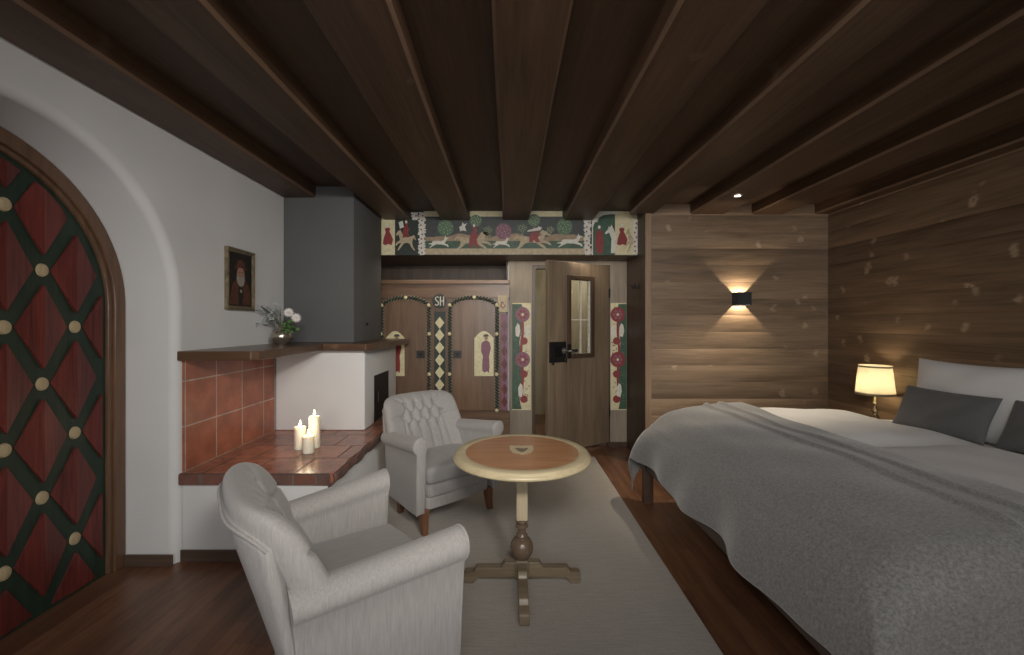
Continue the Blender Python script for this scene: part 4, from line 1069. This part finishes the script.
b = MB(); b.lathe([(0,0),(.060,0),(.062,.008),(.055,.014),(.030,.022),(.018,.04),(.024,.055),(.034,.07),(.040,.095),(.036,.125),(.024,.150),(.014,.165),(.020,.178),(.026,.190),(.020,.205),(.012,.215),(.010,.240),(.018,.250),(.018,.256),(.009,.262),(.008,.36),(0,.36)], 28); b.build('lamp_stem', M['brass'], tl, True, local=True, angle=60)
shade = N('cream_lampshade')
tr = shade.node('ShaderNodeBsdfTranslucent'); tr.inputs[0].default_value = (.50,.46,.32,1); df = shade.node('ShaderNodeBsdfDiffuse'); df.inputs[0].default_value = (.86,.80,.60,1)
mx_ = shade.node('ShaderNodeMixShader'); mx_.inputs[0].default_value = .55; shade.l.new(df.outputs[0], mx_.inputs[1]); shade.l.new(tr.outputs[0], mx_.inputs[2])
shade.l.new(mx_.outputs[0], shade.n['Material Output'].inputs['Surface'])
zs0, zs1 = .820-lz, 1.060-lz
def cone(b, r0_, z0_, r1_, z1_, n=48):
    b.lathe([(r0_,z0_),(r1_,z1_)], n); b.f = b.f[:n]; b.m = b.m[:n]
b = MB(); cone(b, .132, zs0, .108, zs1); so = b.build('lamp_shade', shade.m, tl, True, local=True)
band = plain('brown_shade_band', (.22,.17,.11), .7)
for za, zb_ in ((zs0, zs0+.018), (zs1-.016, zs1-.004)):
    b = MB(); ra = .132-.024*(za-zs0)/(zs1-zs0)+.0012; rb_ = .132-.024*(zb_-zs0)/(zs1-zs0)+.0012; cone(b, ra, za, rb_, zb_); b.build('shade_band', band, so, True, local=True)
bulb = N('lit_bulb'); bulb.put(bulb.b.inputs['Emission Color'], (1,.78,.5)); bulb.b.inputs['Emission Strength'].default_value = 25
b = MB(); b.ell((0,0,.43), (.024,.024,.032)); b.build('bulb', bulb.m, tl, True, local=True)
b = MB(); 
for k in range(3): a = k*2*PI/3; b.tube([(.008*math.cos(a),.008*math.sin(a),.352),(.115*math.cos(a),.115*math.sin(a),.352+.06)], .0015, 5)
b.build('shade_carrier', M['brass'], tl, local=True)

# ------------------------------------------------------------------ wall sconce (open top and bottom)
sx0, sx1, sy0, sy1, sz0, sz1 = 2.213, 2.342, 4.085, 4.199, 1.582, 1.707
sn = thing('wall_sconce', 'small square anthracite wall light shining up and down on the plank wall', 'wall lamp', ((sx0+sx1)/2, 4.2, sz0))
b = MB(); th = .006
b.box(sx0, sx1, sy0, sy0+th, sz0, sz1); b.box(sx0, sx1, sy1-th, sy1, sz0, sz1); b.box(sx0, sx0+th, sy0+th, sy1-th, sz0, sz1); b.box(sx1-th, sx1, sy0+th, sy1-th, sz0, sz1)
anth = plain('anthracite_metal', (.05,.055,.06), .45, .3)
b.build('sconce_body', anth, sn)
# ceiling spotlight
t = thing('ceiling_spotlight', 'small round recessed spotlight in the beam above the bed', 'spotlight', (1.93, 3.57, ZB))
b = MB(); b.lathe([(.024,-.010),(.036,-.011),(.040,-.007),(.040,-.005)], 24, (1.93,3.57,ZB)); b.f = b.f[:-1]; b.f = [f for f in b.f if len(f) == 4]; b.m = b.m[:len(b.f)]
b.build('spot_ring', M['steel'], t, True)
led = N('lit_lens'); led.put(led.b.inputs['Emission Color'], (1,.9,.75)); led.b.inputs['Emission Strength'].default_value = 12
b = MB(); b.lathe([(.023,-.009),(.0,-.010)], 20, (1.93,3.57,ZB)); b.f = b.f[:-1] if len(b.f[-1]) > 4 else b.f; b.m = b.m[:len(b.f)]; b.build('lens', led.m, t)

# ------------------------------------------------------------------ lights
def light(kind, name, loc, energy, color=(1,1,1), rot=(0,0,0), **k):
    l = bpy.data.lights.new(name, kind); l.energy = energy; l.color = color
    for a, v in k.items(): setattr(l, a, v)
    o = bpy.data.objects.new(name, l); COL.objects.link(o); o.location = loc; o.rotation_euler = rot; return o
WARM = (1,.78,.52)
for k, (a, c) in enumerate(WIN):
    light('AREA', 'window_daylight', ((a+c)/2, YR-.2, 1.48), 25 if k == 0 else 18, (1.0,.985,.96), (PI/2,0,0), shape='RECTANGLE', size=1.35, size_y=1.2)  # daylight fill through the assumed, unseen rear windows
def aim(loc, tgt): return (Vector(tgt)-Vector(loc)).to_track_quat('-Z', 'Y').to_euler()
light('AREA', 'room_ceiling_light', (.3, -.5, 2.44), 10, (1,.96,.90), (.2,-.2,0), shape='DISK', size=.7)  # added fill above and behind the camera, no known ceiling lamp
for p_, t_, e_ in (((.9,-.9,2.40), (-1.6,3.5,1.15), 290), ((.1,-.9,2.40), (-.1,4.5,1.1), 230), ((-.6,-.9,2.40), (2.2,4.2,1.2), 200)):
    light('SPOT', 'room_spot_light', p_, e_, (1,.95,.88), aim(p_, t_), spot_size=1.05, spot_blend=1, shadow_soft_size=.22)  # added fill spots behind the camera, brightening the far end of the room
light('POINT', 'bulb_light', (lx, ly, lz+.43), 8, (1,.86,.62), shadow_soft_size=.03)
light('POINT', 'sconce_light', ((sx0+sx1)/2, sy0+.034, (sz0+sz1)/2), 8, (1,.80,.55), shadow_soft_size=.006)
light('SPOT', 'ceiling_spot_light', (1.93, 3.57, ZB-.02), 85, (1,.84,.62), (0,0,0), spot_size=1.25, spot_blend=.8, shadow_soft_size=.02)
light('AREA', 'niche_downlight', (-.5, 4.47+.06, 2.112), 2.6, (1,.85,.65), (.12,0,0), shape='RECTANGLE', size=1.4, size_y=.05)  # added fill under the soffit to lift the wardrobe, no fitting seen
light('AREA', 'door_downlight', (.75, 4.47+.06, 2.112), 1.3, (1,.85,.65), (.12,0,0), shape='RECTANGLE', size=.9, size_y=.05)  # added fill under the soffit to lift the door wall
light('POINT', 'hall_light', (1.3, 5.9, 2.1), 9, (1,.92,.76), shadow_soft_size=.1)
W = bpy.data.worlds.new('world'); sc.world = W; W.use_nodes = True
W.node_tree.nodes['Background'].inputs[0].default_value = (.8,.87,1,1); W.node_tree.nodes['Background'].inputs[1].default_value = 1.0

# ------------------------------------------------------------------ camera
cam = bpy.data.cameras.new('camera'); co = bpy.data.objects.new('camera', cam); COL.objects.link(co)
co.location = (0, 0, 1.4); co.rotation_euler = (PI/2, 0, 0)
cam.sensor_width = 36; cam.lens = 425/1024*36; cam.shift_x = 4/1024; cam.shift_y = -3.5/1024; cam.clip_start = .05
sc.camera = co
vs_ = sc.view_settings; vs_.view_transform = 'Standard'; vs_.look = 'None'; vs_.gamma = 1; vs_.use_curve_mapping = False; vs_.exposure = 0.2
